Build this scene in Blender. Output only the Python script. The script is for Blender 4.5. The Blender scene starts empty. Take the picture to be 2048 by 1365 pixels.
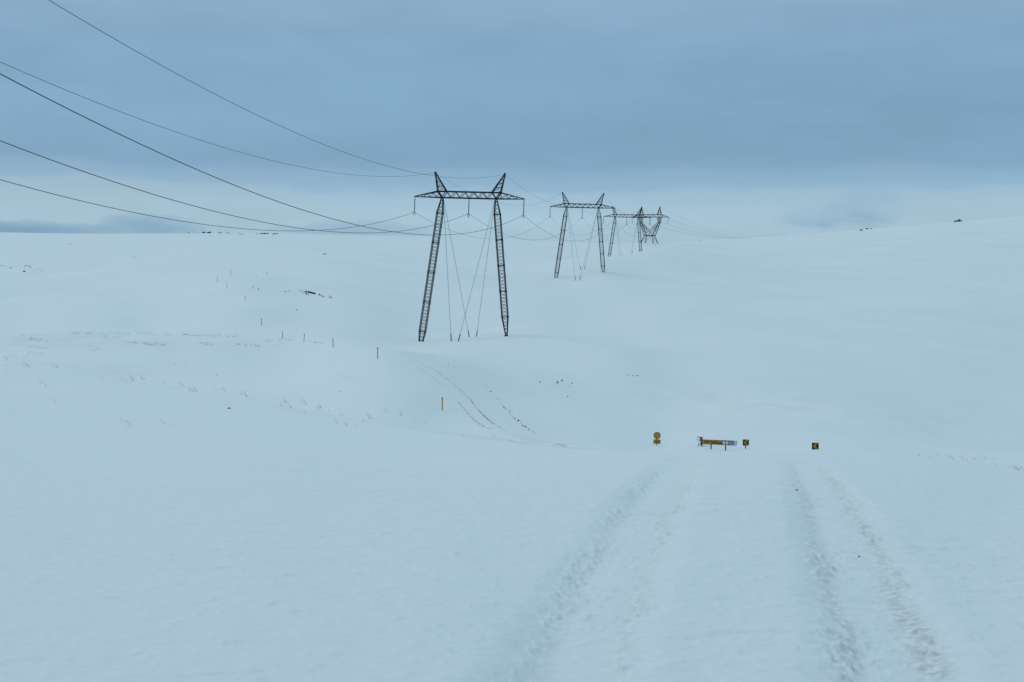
import bpy, bmesh, math, random
import numpy as np
from mathutils import Vector, Matrix

random.seed(7)
RNG = np.random.RandomState(11)
sc = bpy.context.scene
COL = sc.collection

# ------------------------------------------------------------------ camera
EYE = 1.78                      # metres above the road
FPX = 2844.0                    # focal length in pixels of the 2048 px wide photo (50 mm on 36 mm)
ROLL = math.radians(2.118)
PITCH = math.atan((682.5 - 640.0) / FPX)
cam_d = bpy.data.cameras.new('camera')
cam = bpy.data.objects.new('camera', cam_d)
COL.objects.link(cam)
cam_d.sensor_width = 36.0
cam_d.lens = 36.0 * FPX / 2048.0
cam_d.clip_start = 0.1
cam_d.clip_end = 30000.0
cam.matrix_world = (Matrix.Translation((0, 0, EYE)) @ Matrix.Rotation(math.pi / 2 - PITCH, 4, 'X')
                    @ Matrix.Rotation(ROLL, 4, 'Z'))
sc.camera = cam
sc.render.resolution_x = 1024
sc.render.resolution_y = 682
sc.view_settings.view_transform = 'Standard'
sc.view_settings.look = 'None'
sc.view_settings.gamma = 1.0
sc.view_settings.exposure = 0.0
sc.render.engine = 'CYCLES'
sc.cycles.max_bounces = 6


def srgb(r, g, b):
    f = lambda c: c / 12.92 if c <= 0.04045 else ((c + 0.055) / 1.055) ** 2.4
    return (f(r / 255), f(g / 255), f(b / 255), 1.0)


# ------------------------------------------------------------------ overcast sky
SUN_EL, SUN_AZ = math.radians(45), math.radians(-60)      # azimuth from +Y towards +X; sun behind cloud, left
W = bpy.data.worlds.new('World')
sc.world = W
W.use_nodes = True
nt = W.node_tree
nt.nodes.clear()


def N(tree, kind, **kw):
    n = tree.nodes.new(kind)
    for k, v in kw.items():
        setattr(n, k, v)
    return n


def math_node(tree, op, a, b=None, clamp=False):
    n = tree.nodes.new('ShaderNodeMath')
    n.operation = op
    n.use_clamp = clamp
    for i, v in enumerate((a, b)):
        if v is None:
            continue
        if hasattr(v, 'is_linked') or hasattr(v, 'links'):
            tree.links.new(v, n.inputs[i])
        else:
            n.inputs[i].default_value = v
    return n.outputs[0]


def ramp(tree, fac, stops, interp='EASE'):
    n = tree.nodes.new('ShaderNodeValToRGB')
    cr = n.color_ramp
    cr.interpolation = interp
    while len(cr.elements) > 1:
        cr.elements.remove(cr.elements[-1])
    cr.elements[0].position, cr.elements[0].color = stops[0]
    for p, c in stops[1:]:
        e = cr.elements.new(p)
        e.color = c
    tree.links.new(fac, n.inputs[0])
    return n.outputs[0]


def mixc(tree, fac, a, b, mode='MIX'):
    n = tree.nodes.new('ShaderNodeMix')
    n.data_type = 'RGBA'
    n.blend_type = mode
    for sock, v in ((n.inputs[0], fac), (n.inputs[6], a), (n.inputs[7], b)):
        if hasattr(v, 'links'):
            tree.links.new(v, sock)
        else:
            sock.default_value = v
    return n.outputs[2]


out = N(nt, 'ShaderNodeOutputWorld')
bg = N(nt, 'ShaderNodeBackground')
nt.links.new(bg.outputs[0], out.inputs[0])
sky = N(nt, 'ShaderNodeTexSky', sky_type='NISHITA', sun_disc=False)
sky.sun_elevation = SUN_EL
sky.sun_rotation = SUN_AZ
sky.air_density = 1.0
sky.dust_density = 3.0
tc = N(nt, 'ShaderNodeTexCoord')
sep = N(nt, 'ShaderNodeSeparateXYZ')
nt.links.new(tc.outputs['Generated'], sep.inputs[0])
DX, DY, DZ = sep.outputs
# the cloud deck: bands stretched along the horizon
mp = N(nt, 'ShaderNodeMapping')
mp.inputs['Scale'].default_value = (2.2, 2.2, 11.0)
nt.links.new(tc.outputs['Generated'], mp.inputs[0])
nz = N(nt, 'ShaderNodeTexNoise')
nz.inputs['Scale'].default_value = 1.6
nz.inputs['Detail'].default_value = 5.0
nz.inputs['Roughness'].default_value = 0.5
nt.links.new(mp.outputs[0], nz.inputs['Vector'])
mp2 = N(nt, 'ShaderNodeMapping')
mp2.inputs['Scale'].default_value = (7.0, 7.0, 22.0)
mp2.inputs['Location'].default_value = (3.1, 1.7, 0.4)
nt.links.new(tc.outputs['Generated'], mp2.inputs[0])
nz2 = N(nt, 'ShaderNodeTexNoise')
nz2.inputs['Scale'].default_value = 2.2
nz2.inputs['Detail'].default_value = 6.0
nz2.inputs['Roughness'].default_value = 0.55
nt.links.new(mp2.outputs[0], nz2.inputs['Vector'])
warp = math_node(nt, 'MULTIPLY', math_node(nt, 'SUBTRACT', nz.outputs[0], 0.5), 0.035)
warp2 = math_node(nt, 'MULTIPLY', math_node(nt, 'SUBTRACT', nz2.outputs[0], 0.5), 0.022)
el = math_node(nt, 'ADD', math_node(nt, 'ADD', math_node(nt, 'SUBTRACT', DZ, math_node(nt, 'MULTIPLY', DX, 0.034)), warp), warp2)
# ramp position = elevation sine * 2.5 (so 0.4 maps to 1)
elp = math_node(nt, 'MULTIPLY', el, 2.5, clamp=True)
deck = ramp(nt, elp, [
    (0.00, srgb(165, 193, 209)), (0.190, srgb(165, 195, 212)), (0.218, srgb(159, 190, 210)),
    (0.243, srgb(142, 178, 203)), (0.280, srgb(127, 165, 194)), (0.40, srgb(129, 168, 198)),
    (0.56, srgb(138, 173, 201)), (1.0, srgb(158, 188, 207))])
# brighter overhead, where the cloud is thin
zen = math_node(nt, 'MULTIPLY', math_node(nt, 'SUBTRACT', DZ, 0.35), 1.9, clamp=True)
deck = mixc(nt, zen, deck, (0.362, 0.560, 0.655, 1.0))
# soft streaks
st = math_node(nt, 'MULTIPLY', math_node(nt, 'SUBTRACT', nz.outputs[0], 0.5), 0.30)
st2 = math_node(nt, 'MULTIPLY', math_node(nt, 'SUBTRACT', nz2.outputs[0], 0.5), 0.14)
gain = math_node(nt, 'ADD', math_node(nt, 'ADD', st, st2), 1.0)
gcol = N(nt, 'ShaderNodeCombineXYZ')
for i in range(3):
    nt.links.new(gain, gcol.inputs[i])
deck = mixc(nt, 1.0, deck, gcol.outputs[0], 'MULTIPLY')
# far low cloud banks, each at its own bearing
AZ = math_node(nt, 'DIVIDE', DX, DY)
EV = math_node(nt, 'DIVIDE', DZ, DY)
front = math_node(nt, 'GREATER_THAN', DY, 0.0)


def bank(col, caz, cel, waz, wel, strength, shade, torn=0.25, soft=0.7):
    a = math_node(nt, 'POWER', math_node(nt, 'DIVIDE', math_node(nt, 'SUBTRACT', AZ, caz), waz), 2.0)
    e0 = math_node(nt, 'ADD', EV, math_node(nt, 'MULTIPLY', warp2, 0.9))
    e = math_node(nt, 'POWER', math_node(nt, 'DIVIDE', math_node(nt, 'SUBTRACT', e0, cel), wel), 2.0)
    r = math_node(nt, 'ADD', a, e)
    m = math_node(nt, 'SUBTRACT', 1.0, r, clamp=True)
    m = math_node(nt, 'MULTIPLY', m, math_node(nt, 'MULTIPLY', math_node(nt, 'SUBTRACT', nz2.outputs[0], torn), 3.2, clamp=True))
    m = math_node(nt, 'MULTIPLY', math_node(nt, 'POWER', m, soft), strength)
    m = math_node(nt, 'MULTIPLY', m, front)
    return mixc(nt, m, col, shade)


deck = bank(deck, -0.36, 0.049, 0.092, 0.0115, 0.95, srgb(122, 160, 189), 0.15)
deck = bank(deck, -0.257, 0.0560, 0.042, 0.0105, 0.8, srgb(128, 166, 194), 0.2)
deck = bank(deck, -0.113, 0.0584, 0.062, 0.0075, 0.6, srgb(136, 172, 199), 0.2)
deck = bank(deck, 0.246, 0.0905, 0.036, 0.0165, 0.8, srgb(126, 164, 193), 0.36, 1.5)
deck = bank(deck, 0.220, 0.0815, 0.048, 0.0105, 0.7, srgb(131, 168, 196), 0.38, 1.5)
skys = mixc(nt, 1.0, sky.outputs[0], (0.1, 0.1, 0.1, 1), 'MULTIPLY')
full = mixc(nt, 0.97, skys, deck)
nt.links.new(full, bg.inputs[0])
bg.inputs[1].default_value = 1.0

sun_d = bpy.data.lights.new('sun', 'SUN')
sun_d.energy = 0.6
sun_d.angle = math.radians(32)
sun_d.color = (1.0, 0.97, 0.93)
sun = bpy.data.objects.new('sun', sun_d)
COL.objects.link(sun)
sdir = Vector((math.sin(SUN_AZ) * math.cos(SUN_EL), math.cos(SUN_AZ) * math.cos(SUN_EL), math.sin(SUN_EL)))
sun.rotation_euler = sdir.to_track_quat('Z', 'Y').to_euler()
sun.location = sdir * 300


# ------------------------------------------------------------------ survey helpers
def ray(px, py):
    """Slope of the sight line through a photo pixel: (x per metre ahead, z per metre ahead)."""
    dx, dy = px - 1024.0, 682.5 - py
    c, s = math.cos(ROLL), math.sin(ROLL)
    X, Y = dx * c - dy * s, dx * s + dy * c
    cp, sp = math.cos(PITCH), math.sin(PITCH)
    fy, fz = FPX * cp + Y * sp, -FPX * sp + Y * cp
    return X / fy, fz / fy


def at(px, py, d):
    u, e = ray(px, py)
    return Vector((u * d, d, EYE + e * d))


# ------------------------------------------------------------------ terrain
# surveyed ground points: (photo column, photo row, metres ahead)
CP = [
    # near snowfield on the left
    (-100, 1365, 7.0), (300, 1365, 7.0), (700, 1365, 7.0), (0, 1100, 11.5), (500, 1100, 11.2), (900, 1100, 10.8),
    (0, 950, 20), (500, 960, 18), (900, 980, 16), (0, 850, 38), (400, 880, 33), (800, 920, 26),
    (0, 780, 68), (300, 812, 58), (600, 850, 48), (900, 890, 38),
    # foreground crest (left)
    (-200, 712, 112), (0, 733, 106), (150, 748, 102), (300, 770, 96), (450, 795, 88), (600, 817, 80), (750, 845, 70), (870, 868, 63),
    (1000, 885, 55), (1120, 897, 47), (1250, 904, 38), (1360, 907, 34), (1480, 908, 32), (1580, 907, 33),
    (1680, 907, 38), (1800, 910, 45), (1920, 921, 50), (2048, 934, 54), (2200, 950, 58),
    # road near
    (1100, 1365, 7.2), (1450, 1365, 7.2), (1800, 1365, 7.2), (1250, 1100, 10.8), (1450, 1100, 10.8), (1700, 1100, 11),
    (1400, 980, 16), (1600, 980, 16.2), (1450, 940, 21), (1600, 940, 21.5),
    (2048, 1365, 7.3), (2048, 1150, 10.5), (2048, 1020, 17.5), (2048, 965, 32), (1850, 960, 22), (2250, 1150, 10.5), (2250, 985, 32),
    # hidden dip beyond the crest
    (0, 752, 130), (300, 790, 124), (600, 838, 105), (870, 885, 85), (1120, 913, 78), (1300, 921, 74), (1480, 922, 72),
    (1680, 920, 74), (1920, 935, 85), (2100, 950, 90),
    # beyond the dip
    (0, 735, 150), (300, 771, 148), (300, 735, 178), (600, 813, 127), (600, 760, 150), (600, 715, 185), (750, 740, 140), (755, 718, 143),
    (880, 855, 112), (884, 821, 124), (884, 770, 135), (900, 725, 160),
    (1000, 884, 98), (1000, 850, 118), (1000, 790, 145), (1070, 866, 118), (1190, 900, 104), (1130, 880, 115),
    (1314, 890, 126), (1400, 894, 116), (1422, 897, 113), (1451, 903, 111), (1491, 899, 118), (1560, 903, 111), (1631, 900, 105),
    (1780, 905, 110), (1920, 900, 130), (2048, 915, 125), (2200, 920, 125),
    # left rise with the stakes
    (0, 700, 205), (150, 690, 212), (300, 688, 212), (450, 694, 205), (0, 671, 232), (150, 668, 234), (300, 669, 230), (450, 674, 226), (565, 679, 222),
    (608, 684, 200), (666, 695, 178), (-200, 690, 205), (-200, 660, 235),
    (0, 672, 262), (300, 670, 262), (523, 652, 243), (490, 605, 274), (454, 578, 308), (435, 566, 328), (461, 553, 350), (534, 549, 362),
    (0, 640, 296), (250, 630, 290), (0, 545, 480), (100, 540, 490), (0, 505, 760), (300, 560, 375), (300, 510, 620),
    (620, 590, 304), (620, 640, 258), (600, 560, 345), (660, 540, 385), (700, 600, 300), (760, 660, 248), (700, 500, 640),
    (-200, 600, 320), (-200, 500, 700),
    # far left skyline
    (-250, 461, 1300), (0, 465, 1300), (150, 467.5, 1270), (300, 468, 1240), (460, 467, 1200), (560, 469, 1200), (700, 471, 1200), (860, 474, 1200),
    (980, 478, 1180), (1070, 481, 1120), (1180, 486, 1050), (1270, 488.5, 960),
    # first pylon
    (840, 684, 237.5), (902, 683, 228), (917, 683.5, 227), (938, 675, 244), (953, 674, 243), (1016, 672, 234.5), (1130, 668, 238), (1250, 695, 215),
    (800, 705, 190), (1000, 710, 195), (1130, 720, 192), (1130, 668, 262), (940, 672, 268), (1250, 685, 250), (1100, 770, 160), (1265, 751, 176),
    (840, 660, 275), (940, 630, 300), (1100, 600, 335), (900, 560, 390), (940, 520, 560), (1000, 500, 720),
    # second pylon
    (1113, 556, 404), (1208, 543, 400), (1151, 561, 394), (1159, 561, 393), (1161, 540, 411), (1169, 538, 410), (1060, 540, 450), (1150, 520, 460),
    # third pylon, behind a low rise
    (1210, 516, 520), (1240, 512, 535), (1283, 502, 545), (1320, 505, 500), (1218, 517, 566), (1240, 513, 572), (1282, 503, 566), (1262, 508, 575), (1200, 513, 620),
    # fourth pylon
    (1285, 483, 703), (1292, 484.6, 698), (1306, 487, 699), (1314, 488, 694), (1300, 493, 660), (1300, 490, 830), (1340, 492, 660), (1350, 487, 800),
    # right-hand slopes
    (1300, 840, 143), (1300, 800, 158), (1300, 712, 214), (1400, 712, 220), (1300, 640, 285), (1300, 580, 365), (1250, 560, 386),
    (1500, 870, 127), (1500, 800, 160), (1500, 700, 228), (1500, 600, 355), (1500, 520, 570), (1420, 500, 670),
    (1700, 850, 141), (1700, 800, 168), (1700, 700, 240), (1700, 600, 370), (1700, 520, 590),
    (1900, 860, 158), (1900, 800, 188), (1900, 700, 260), (1900, 600, 375), (1900, 500, 650),
    (2100, 860, 175), (2100, 800, 205), (2100, 700, 290), (2100, 600, 405), (2100, 500, 680),
    # right skyline
    (1420, 480, 960), (1500, 475.5, 990), (1560, 472, 1000), (1640, 467, 1010), (1720, 460, 1020), (1800, 453, 1020), (1860, 449, 1010), (1915, 444, 1000),
    (1980, 438, 990), (2048, 433, 980), (2150, 425, 980), (2300, 418, 980),
    # falling away behind the skyline
    (-250, 480, 1700), (0, 484, 1700), (300, 487, 1650), (560, 488, 1600), (860, 492, 1600), (1070, 500, 1600), (1270, 505, 1500), (1420, 500, 1500),
    (1560, 500, 1500), (1720, 492, 1500), (1915, 480, 1500), (2150, 465, 1500), (2300, 460, 1500),
    (0, 520, 3000), (700, 525, 3000), (1400, 540, 3000), (2100, 520, 3000),
]
US = 6.0
_P, _V = [], []
for px_, py_, d_ in CP:
    u_, e_ = ray(px_, py_)
    _P.append((u_ * US, math.log(d_)))
    _V.append(e_ + EYE / d_)
for u_ in (-0.5, -0.25, 0.0, 0.17, 0.35, 0.5):        # flat ground by the camera
    for d_ in (2.0, 4.0):
        _P.append((u_ * US, math.log(d_)))
        _V.append(0.0)
_P, _V = np.array(_P), np.array(_V)


def _ker(r2):
    return np.where(r2 > 1e-12, 0.5 * r2 * np.log(np.maximum(r2, 1e-12)), 0.0)


_n = len(_P)
_A = np.zeros((_n + 3, _n + 3))
_A[:_n, :_n] = _ker(((_P[:, None] - _P[None]) ** 2).sum(-1)) + np.eye(_n) * 1.5e-3
_A[:_n, _n], _A[:_n, _n + 1:] = 1, _P
_A[_n, :_n], _A[_n + 1:, :_n] = 1, _P.T
_Wt = np.linalg.solve(_A, np.concatenate([_V, np.zeros(3)]))


def tps(u, L):
    """Residual slope of the ground over a plane, for arrays of bearing and log distance."""
    sh = u.shape
    q = np.stack([u.ravel() * US, L.ravel()], 1)
    o = np.empty(len(q))
    for i in range(0, len(q), 20000):
        b = q[i:i + 20000]
        o[i:i + 20000] = _ker(((b[:, None] - _P[None]) ** 2).sum(-1)) @ _Wt[:_n] + _Wt[_n] + b @ _Wt[_n + 1:]
    return o.reshape(sh)


# gradient noise
_perm = RNG.permutation(512)
_perm = np.concatenate([_perm, _perm])
_ang = RNG.rand(512) * 2 * np.pi
_gx, _gy = np.cos(_ang), np.sin(_ang)


def perlin(x, y):
    xi, yi = np.floor(x).astype(int), np.floor(y).astype(int)
    xf, yf = x - xi, y - yi
    s = lambda t: t * t * t * (t * (t * 6 - 15) + 10)
    u, v = s(xf), s(yf)

    def g(ix, iy, fx, fy):
        h = _perm[_perm[ix & 511] + (iy & 511)] & 511
        return _gx[h] * fx + _gy[h] * fy
    a = g(xi, yi, xf, yf)
    b = g(xi + 1, yi, xf - 1, yf)
    c = g(xi, yi + 1, xf, yf - 1)
    d = g(xi + 1, yi + 1, xf - 1, yf - 1)
    return (a + u * (b - a)) + v * ((c + u * (d - c)) - (a + u * (b - a)))


def fbm(x, y, octv=4, gain=0.5):
    t, a = 0, 1.0
    for k in range(octv):
        t = t + a * perlin(x * 2 ** k + 17.3 * k, y * 2 ** k - 9.1 * k)
        a *= gain
    return t


# the smooth field is tabulated once on a (bearing, log distance) grid
TU = np.linspace(-0.62, 0.62, 520)
TL = np.linspace(math.log(2.0), math.log(3000.0), 640)
TAB = tps(*np.meshgrid(TU, TL, indexing='ij'))


def blur(a, sig, axis):
    k = int(3 * sig + 1)
    g = np.exp(-0.5 * (np.arange(-k, k + 1) / sig) ** 2)
    g /= g.sum()
    p = [(0, 0), (0, 0)]
    p[axis] = (k, k)
    b_ = np.pad(a, p, 'reflect', reflect_type='odd')
    n_ = a.shape[axis]
    return sum(w * np.take(b_, np.arange(i, i + n_), axis) for i, w in enumerate(g))


TAB = blur(blur(TAB, 3.5, 0), 1.6, 1)


def table(u, L):
    fu = np.clip((u - TU[0]) / (TU[1] - TU[0]), 0, len(TU) - 1.001)
    fl = np.clip((L - TL[0]) / (TL[1] - TL[0]), 0, len(TL) - 1.001)
    i, j = fu.astype(int), fl.astype(int)
    a, b = fu - i, fl - j
    # cubic-smooth along distance keeps crests round
    return ((TAB[i, j] * (1 - b) + TAB[i, j + 1] * b) * (1 - a) + (TAB[i + 1, j] * (1 - b) + TAB[i + 1, j + 1] * b) * a)


def flat_hit(px, py):
    u, e = ray(px, py)
    d = -EYE / e
    return u * d, d


def smooth(x, a, b):
    t = np.clip((x - a) / (b - a), 0, 1)
    return t * t * (3 - 2 * t)


def rut_terms(x, y):
    """Depth of the wheel ruts (0..1) and churn along their edges at ground points."""
    w = 0.30 + 0.05 * perlin(y * 0.7, y * 0 + 3.3)
    dep, churn, dirt = np.zeros_like(x), np.zeros_like(x), np.zeros_like(x)
    for k, R in enumerate((RUT_L, RUT_R)):
        cx = np.interp(y, R[:, 1], R[:, 0])
        wob = 0.06 * perlin(y * 0.9, y * 0 + 7.7 + k * 5) + 0.03 * perlin(y * 3.1 + 5, x * 2.3)
        q = (x - cx + wob)
        inner = 1 - smooth(np.abs(q), w - 0.18, w + 0.22)
        dep = np.maximum(dep, inner)
        edge = np.exp(-((np.abs(q) - w + 0.03) / 0.10) ** 2)
        churn = np.maximum(churn, edge + 0.35 * inner)
        sd = (0.8 + 0.5 * (1 - smooth(y, 7.0, 11.0))) if k else 0.35
        dirt = np.maximum(dirt, sd * np.exp(-((q - 0.24) / 0.09) ** 2))
        dirt = np.maximum(dirt, 0.7 * sd * np.exp(-((q + 0.22) / 0.08) ** 2))
    fade = (1 - smooth(y, 13, 33))
    return dep * fade, churn * fade, dirt * fade


def height(x, y, fine=False):
    """Ground height for arrays of world x, y."""
    x, y = np.asarray(x, float), np.asarray(y, float)
    az = np.arctan2(x, y)
    r = np.hypot(x, y)
    az_c = np.clip(az, -0.52, 0.52)
    u = np.tan(az_c)
    d = np.maximum(r * np.cos(az_c), 2.0)
    L = np.log(np.minimum(d, 3000.0))
    e = table(u, L)
    # behind the camera the hills sink gently towards a common plain
    back = smooth(np.abs(az), 0.6, 2.4)
    z = (1 - back) * e * np.minimum(d, 3000.0) + back * (-0.01 * np.minimum(d, 3000.0))
    # drift relief
    far = smooth(d, 20, 140)
    z = z + far * (0.17 * fbm(x / 34.0, y / 26.0, 3) + 0.04 * fbm(x / 6.0 + 4, y / 4.0, 2)) * (1 - 0.55 * smooth(d, 150, 60))
    z = z + 0.020 * smooth(d, 5, 12) * fbm(x / 1.9, y / 1.1, 3)
    if fine:
        near = 1 - smooth(d, 22, 60)
        dep, churn, dirt = rut_terms(x, y)
        z = z - 0.080 * dep * (1 + 0.35 * perlin(x * 0.6, y * 0.45 + 2.0))
        # loose clods thrown up along the rut edges
        gate = smooth(perlin(x * 1.3 + 3, y * 0.7), -0.25, 0.45)
        cl = smooth(perlin(x * 11.0 + 1.7, y * 9.0), 0.12, 0.5) + 0.7 * smooth(perlin(x * 21.0, y * 18.0 + 5), 0.1, 0.5)
        z = z + near * churn * (0.25 + 0.75 * gate) * 0.029 * cl
        # wind-packed crust over the whole field
        ridge = smooth(perlin(x * 1.9 + 0.3 * y, y * 6.0), 0.10, 0.34) * smooth(perlin(x * 0.5 + 9, y * 0.4), -0.3, 0.3)
        z = z + near * 0.011 * ridge
        z = z + near * (0.012 * fbm(x * 2.1, y * 2.6, 3, 0.6) + 0.008 * smooth(perlin(x * 5.0, y * 6.5), 0.05, 0.55) + 0.007 * smooth(perlin(x * 12.0 + 8, y * 13.0), 0.0, 0.6))
        return z, dirt * near, churn * near
    return z


def h1(x, y):
    return float(height(np.array([x]), np.array([y]), fine=True)[0][0])


_DD = np.exp(np.linspace(math.log(4.0), math.log(1500.0), 6000))


def hit(px, py, dmin=4.0):
    """Where the sight line through a photo pixel meets the ground."""
    u, e = ray(px, py)
    z = height(u * _DD, _DD)
    el_ = (z - EYE) / _DD
    ok = np.where((el_ >= e) & (_DD > dmin))[0]
    if len(ok):
        i = ok[0]
    else:
        m = np.where(_DD > max(dmin, 300), el_, -9)
        i = int(np.argmax(m))
    d = _DD[i]
    return Vector((u * d, d, z[i]))


# wheel ruts, surveyed along their floors
RUT_L = np.array([tuple(hit(*p).xy) for p in ((1085, 1440), (1125, 1365), (1180, 1235), (1245, 1100), (1300, 1010), (1345, 945), (1385, 915))])
RUT_R = np.array([tuple(hit(*p).xy) for p in ((1812, 1440), (1788, 1365), (1750, 1235), (1708, 1120), (1664, 1020), (1622, 950), (1600, 920))])


# ------------------------------------------------------------------ object helpers
def tag(o, label=None, cat=None, group=None, kind=None):
    if label:
        o['label'] = label
    if cat:
        o['category'] = cat
    if group:
        o['group'] = group
    if kind:
        o['kind'] = kind
    return o


def empty(name, loc, rz=0.0):
    o = bpy.data.objects.new(name, None)
    o.empty_display_size = 0.5
    o.location = loc
    o.rotation_euler = (0, 0, rz)
    COL.objects.link(o)
    return o


def mesh_obj(name, verts, faces, mat, parent=None, smooth_=False):
    me = bpy.data.meshes.new(name)
    me.from_pydata([tuple(v) for v in verts], [], faces)
    me.update()
    if smooth_:
        for p in me.polygons:
            p.use_smooth = True
    if mat is not None:
        me.materials.append(mat)
    o = bpy.data.objects.new(name, me)
    COL.objects.link(o)
    if parent is not None:
        o.parent = parent
    return o


class MB:
    """Collects bars, tubes, boxes and prisms into one mesh."""

    def __init__(s):
        s.v, s.f, s.mi = [], [], []

    def add(s, vs, fs, m=0):
        o = len(s.v)
        s.v += [tuple(v) for v in vs]
        s.f += [tuple(i + o for i in f) for f in fs]
        s.mi += [m] * len(fs)

    def bar(s, a, b, w, n=4, w2=None, m=0, caps=True, twist=0.785):
        a, b = Vector(a), Vector(b)
        d = b - a
        if d.length < 1e-6:
            return
        d.normalize()
        ref = Vector((0, 0, 1)) if abs(d.z) < 0.9 else Vector((0, 1, 0))
        p = d.cross(ref).normalized()
        q = d.cross(p)
        w2 = w if w2 is None else w2
        k = 1 / math.sqrt(2) if n == 4 else 0.5
        vs = []
        for c, ww in ((a, w), (b, w2)):
            for i in range(n):
                t = twist + 2 * math.pi * i / n
                vs.append(c + (p * math.cos(t) + q * math.sin(t)) * ww * k)
        fs = [(i, (i + 1) % n, n + (i + 1) % n, n + i) for i in range(n)]
        if caps:
            fs += [tuple(range(n))[::-1], tuple(range(n, 2 * n))]
        s.add(vs, fs, m)

    def path(s, pts, r, n=6, m=0):
        pts = [Vector(p) for p in pts]
        rings = []
        for i, p in enumerate(pts):
            d = (pts[min(i + 1, len(pts) - 1)] - pts[max(i - 1, 0)]).normalized()
            ref = Vector((0, 0, 1)) if abs(d.z) < 0.95 else Vector((0, 1, 0))
            a = d.cross(ref).normalized()
            b = d.cross(a)
            rings.append([p + (a * math.cos(2 * math.pi * k / n) + b * math.sin(2 * math.pi * k / n)) * r for k in range(n)])
        vs = [v for R in rings for v in R]
        fs = []
        for i in range(len(pts) - 1):
            for k in range(n):
                fs.append((i * n + k, i * n + (k + 1) % n, (i + 1) * n + (k + 1) % n, (i + 1) * n + k))
        fs += [tuple(range(n))[::-1], tuple(range((len(pts) - 1) * n, len(pts) * n))]
        s.add(vs, fs, m)

    def lathe(s, prof, origin=(0, 0, 0), n=12, m=0):
        o = Vector(origin)
        vs = [o + Vector((r * math.cos(2 * math.pi * k / n), r * math.sin(2 * math.pi * k / n), z)) for r, z in prof for k in range(n)]
        fs = []
        for i in range(len(prof) - 1):
            for k in range(n):
                fs.append((i * n + k, i * n + (k + 1) % n, (i + 1) * n + (k + 1) % n, (i + 1) * n + k))
        fs += [tuple(range(n))[::-1], tuple(range((len(prof) - 1) * n, len(prof) * n))]
        s.add(vs, fs, m)

    def prism(s, outline, y0, y1, m=0):
        """Outline in x, z extruded along y."""
        n = len(outline)
        vs = [(x, y0, z) for x, z in outline] + [(x, y1, z) for x, z in outline]
        fs = [tuple(range(n)), tuple(range(2 * n - 1, n - 1, -1))]
        fs += [(i, n + i, n + (i + 1) % n, (i + 1) % n) for i in range(n)]
        s.add(vs, fs, m)

    def box(s, c, sz, m=0):
        x, y, z = c
        a, b, d = sz[0] / 2, sz[1] / 2, sz[2] / 2
        s.prism([(x - a, z - d), (x + a, z - d), (x + a, z + d), (x - a, z + d)], y - b, y + b, m)

    def build(s, name, mats, parent=None, smooth_=False):
        if not isinstance(mats, (list, tuple)):
            mats = [mats]
        o = mesh_obj(name, s.v, s.f, None, parent, smooth_)
        for m in mats:
            o.data.materials.append(m)
        if len(mats) > 1:
            o.data.polygons.foreach_set('material_index', s.mi)
        bm = bmesh.new()
        bm.from_mesh(o.data)
        bmesh.ops.recalc_face_normals(bm, faces=bm.faces)
        bm.to_mesh(o.data)
        bm.free()
        return o


def copy_child(o, parent):
    c = o.copy()
    COL.objects.link(c)
    c.parent = parent
    for ch in list(o.children):
        copy_child(ch, c)
    return c


# ------------------------------------------------------------------ materials
def material(name, base, rough=0.6, metal=0.0, spec=0.3, var=0.0, vscale=3.0, bump=0.0, bscale=20.0):
    m = bpy.data.materials.new(name)
    m.use_nodes = True
    t = m.node_tree
    b = t.nodes['Principled BSDF']
    b.inputs['Roughness'].default_value = rough
    b.inputs['Metallic'].default_value = metal
    b.inputs['Specular IOR Level'].default_value = spec
    b.inputs['Base Color'].default_value = (*base[:3], 1)
    if var > 0:
        co = N(t, 'ShaderNodeTexCoord')
        n = N(t, 'ShaderNodeTexNoise')
        n.inputs['Scale'].default_value = vscale
        n.inputs['Detail'].default_value = 5
        t.links.new(co.outputs['Object'], n.inputs['Vector'])
        lo = tuple(c * (1 - var) for c in base[:3]) + (1,)
        hi = tuple(min(1, c * (1 + var)) for c in base[:3]) + (1,)
        t.links.new(ramp(t, n.outputs[0], [(0.3, lo), (0.7, hi)], 'LINEAR'), b.inputs['Base Color'])
    if bump > 0:
        co = N(t, 'ShaderNodeTexCoord')
        n = N(t, 'ShaderNodeTexNoise')
        n.inputs['Scale'].default_value = bscale
        n.inputs['Detail'].default_value = 6
        t.links.new(co.outputs['Object'], n.inputs['Vector'])
        bp = N(t, 'ShaderNodeBump')
        bp.inputs['Strength'].default_value = bump
        t.links.new(n.outputs[0], bp.inputs['Height'])
        t.links.new(bp.outputs[0], b.inputs['Normal'])
    return m


M_STEEL = material('weathered_steel', (0.012, 0.015, 0.019), 0.65, 0.0, 0.2, 0.3, 2.0)
M_WIRE = material('conductor', (0.03, 0.032, 0.036), 0.6, 0.0, 0.2, 0.15, 0.5)
M_GLASS = material('insulator_glass', (0.035, 0.075, 0.08), 0.3, 0.0, 0.5, 0.2, 8)
M_CONC = material('dark_concrete', (0.05, 0.052, 0.056), 0.9, 0, 0.1, 0.3, 5, 0.3)
M_ROCK = material('lava_rock', (0.013, 0.014, 0.016), 0.95, 0, 0.1, 0.5, 6, 0.6, 14)
M_GRAVEL = material('gravel', (0.10, 0.10, 0.105), 0.95, 0, 0.1, 0.5, 9)
M_GRASS = material('dry_grass', (0.21, 0.175, 0.12), 0.9, 0, 0.1, 0.4, 1.5)
M_YEL = material('stake_yellow', (0.60, 0.25, 0.015), 0.55, 0, 0.3, 0.18, 5)
M_BLACK = material('black_paint', (0.012, 0.012, 0.014), 0.5, 0, 0.3, 0.3, 8)
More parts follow.
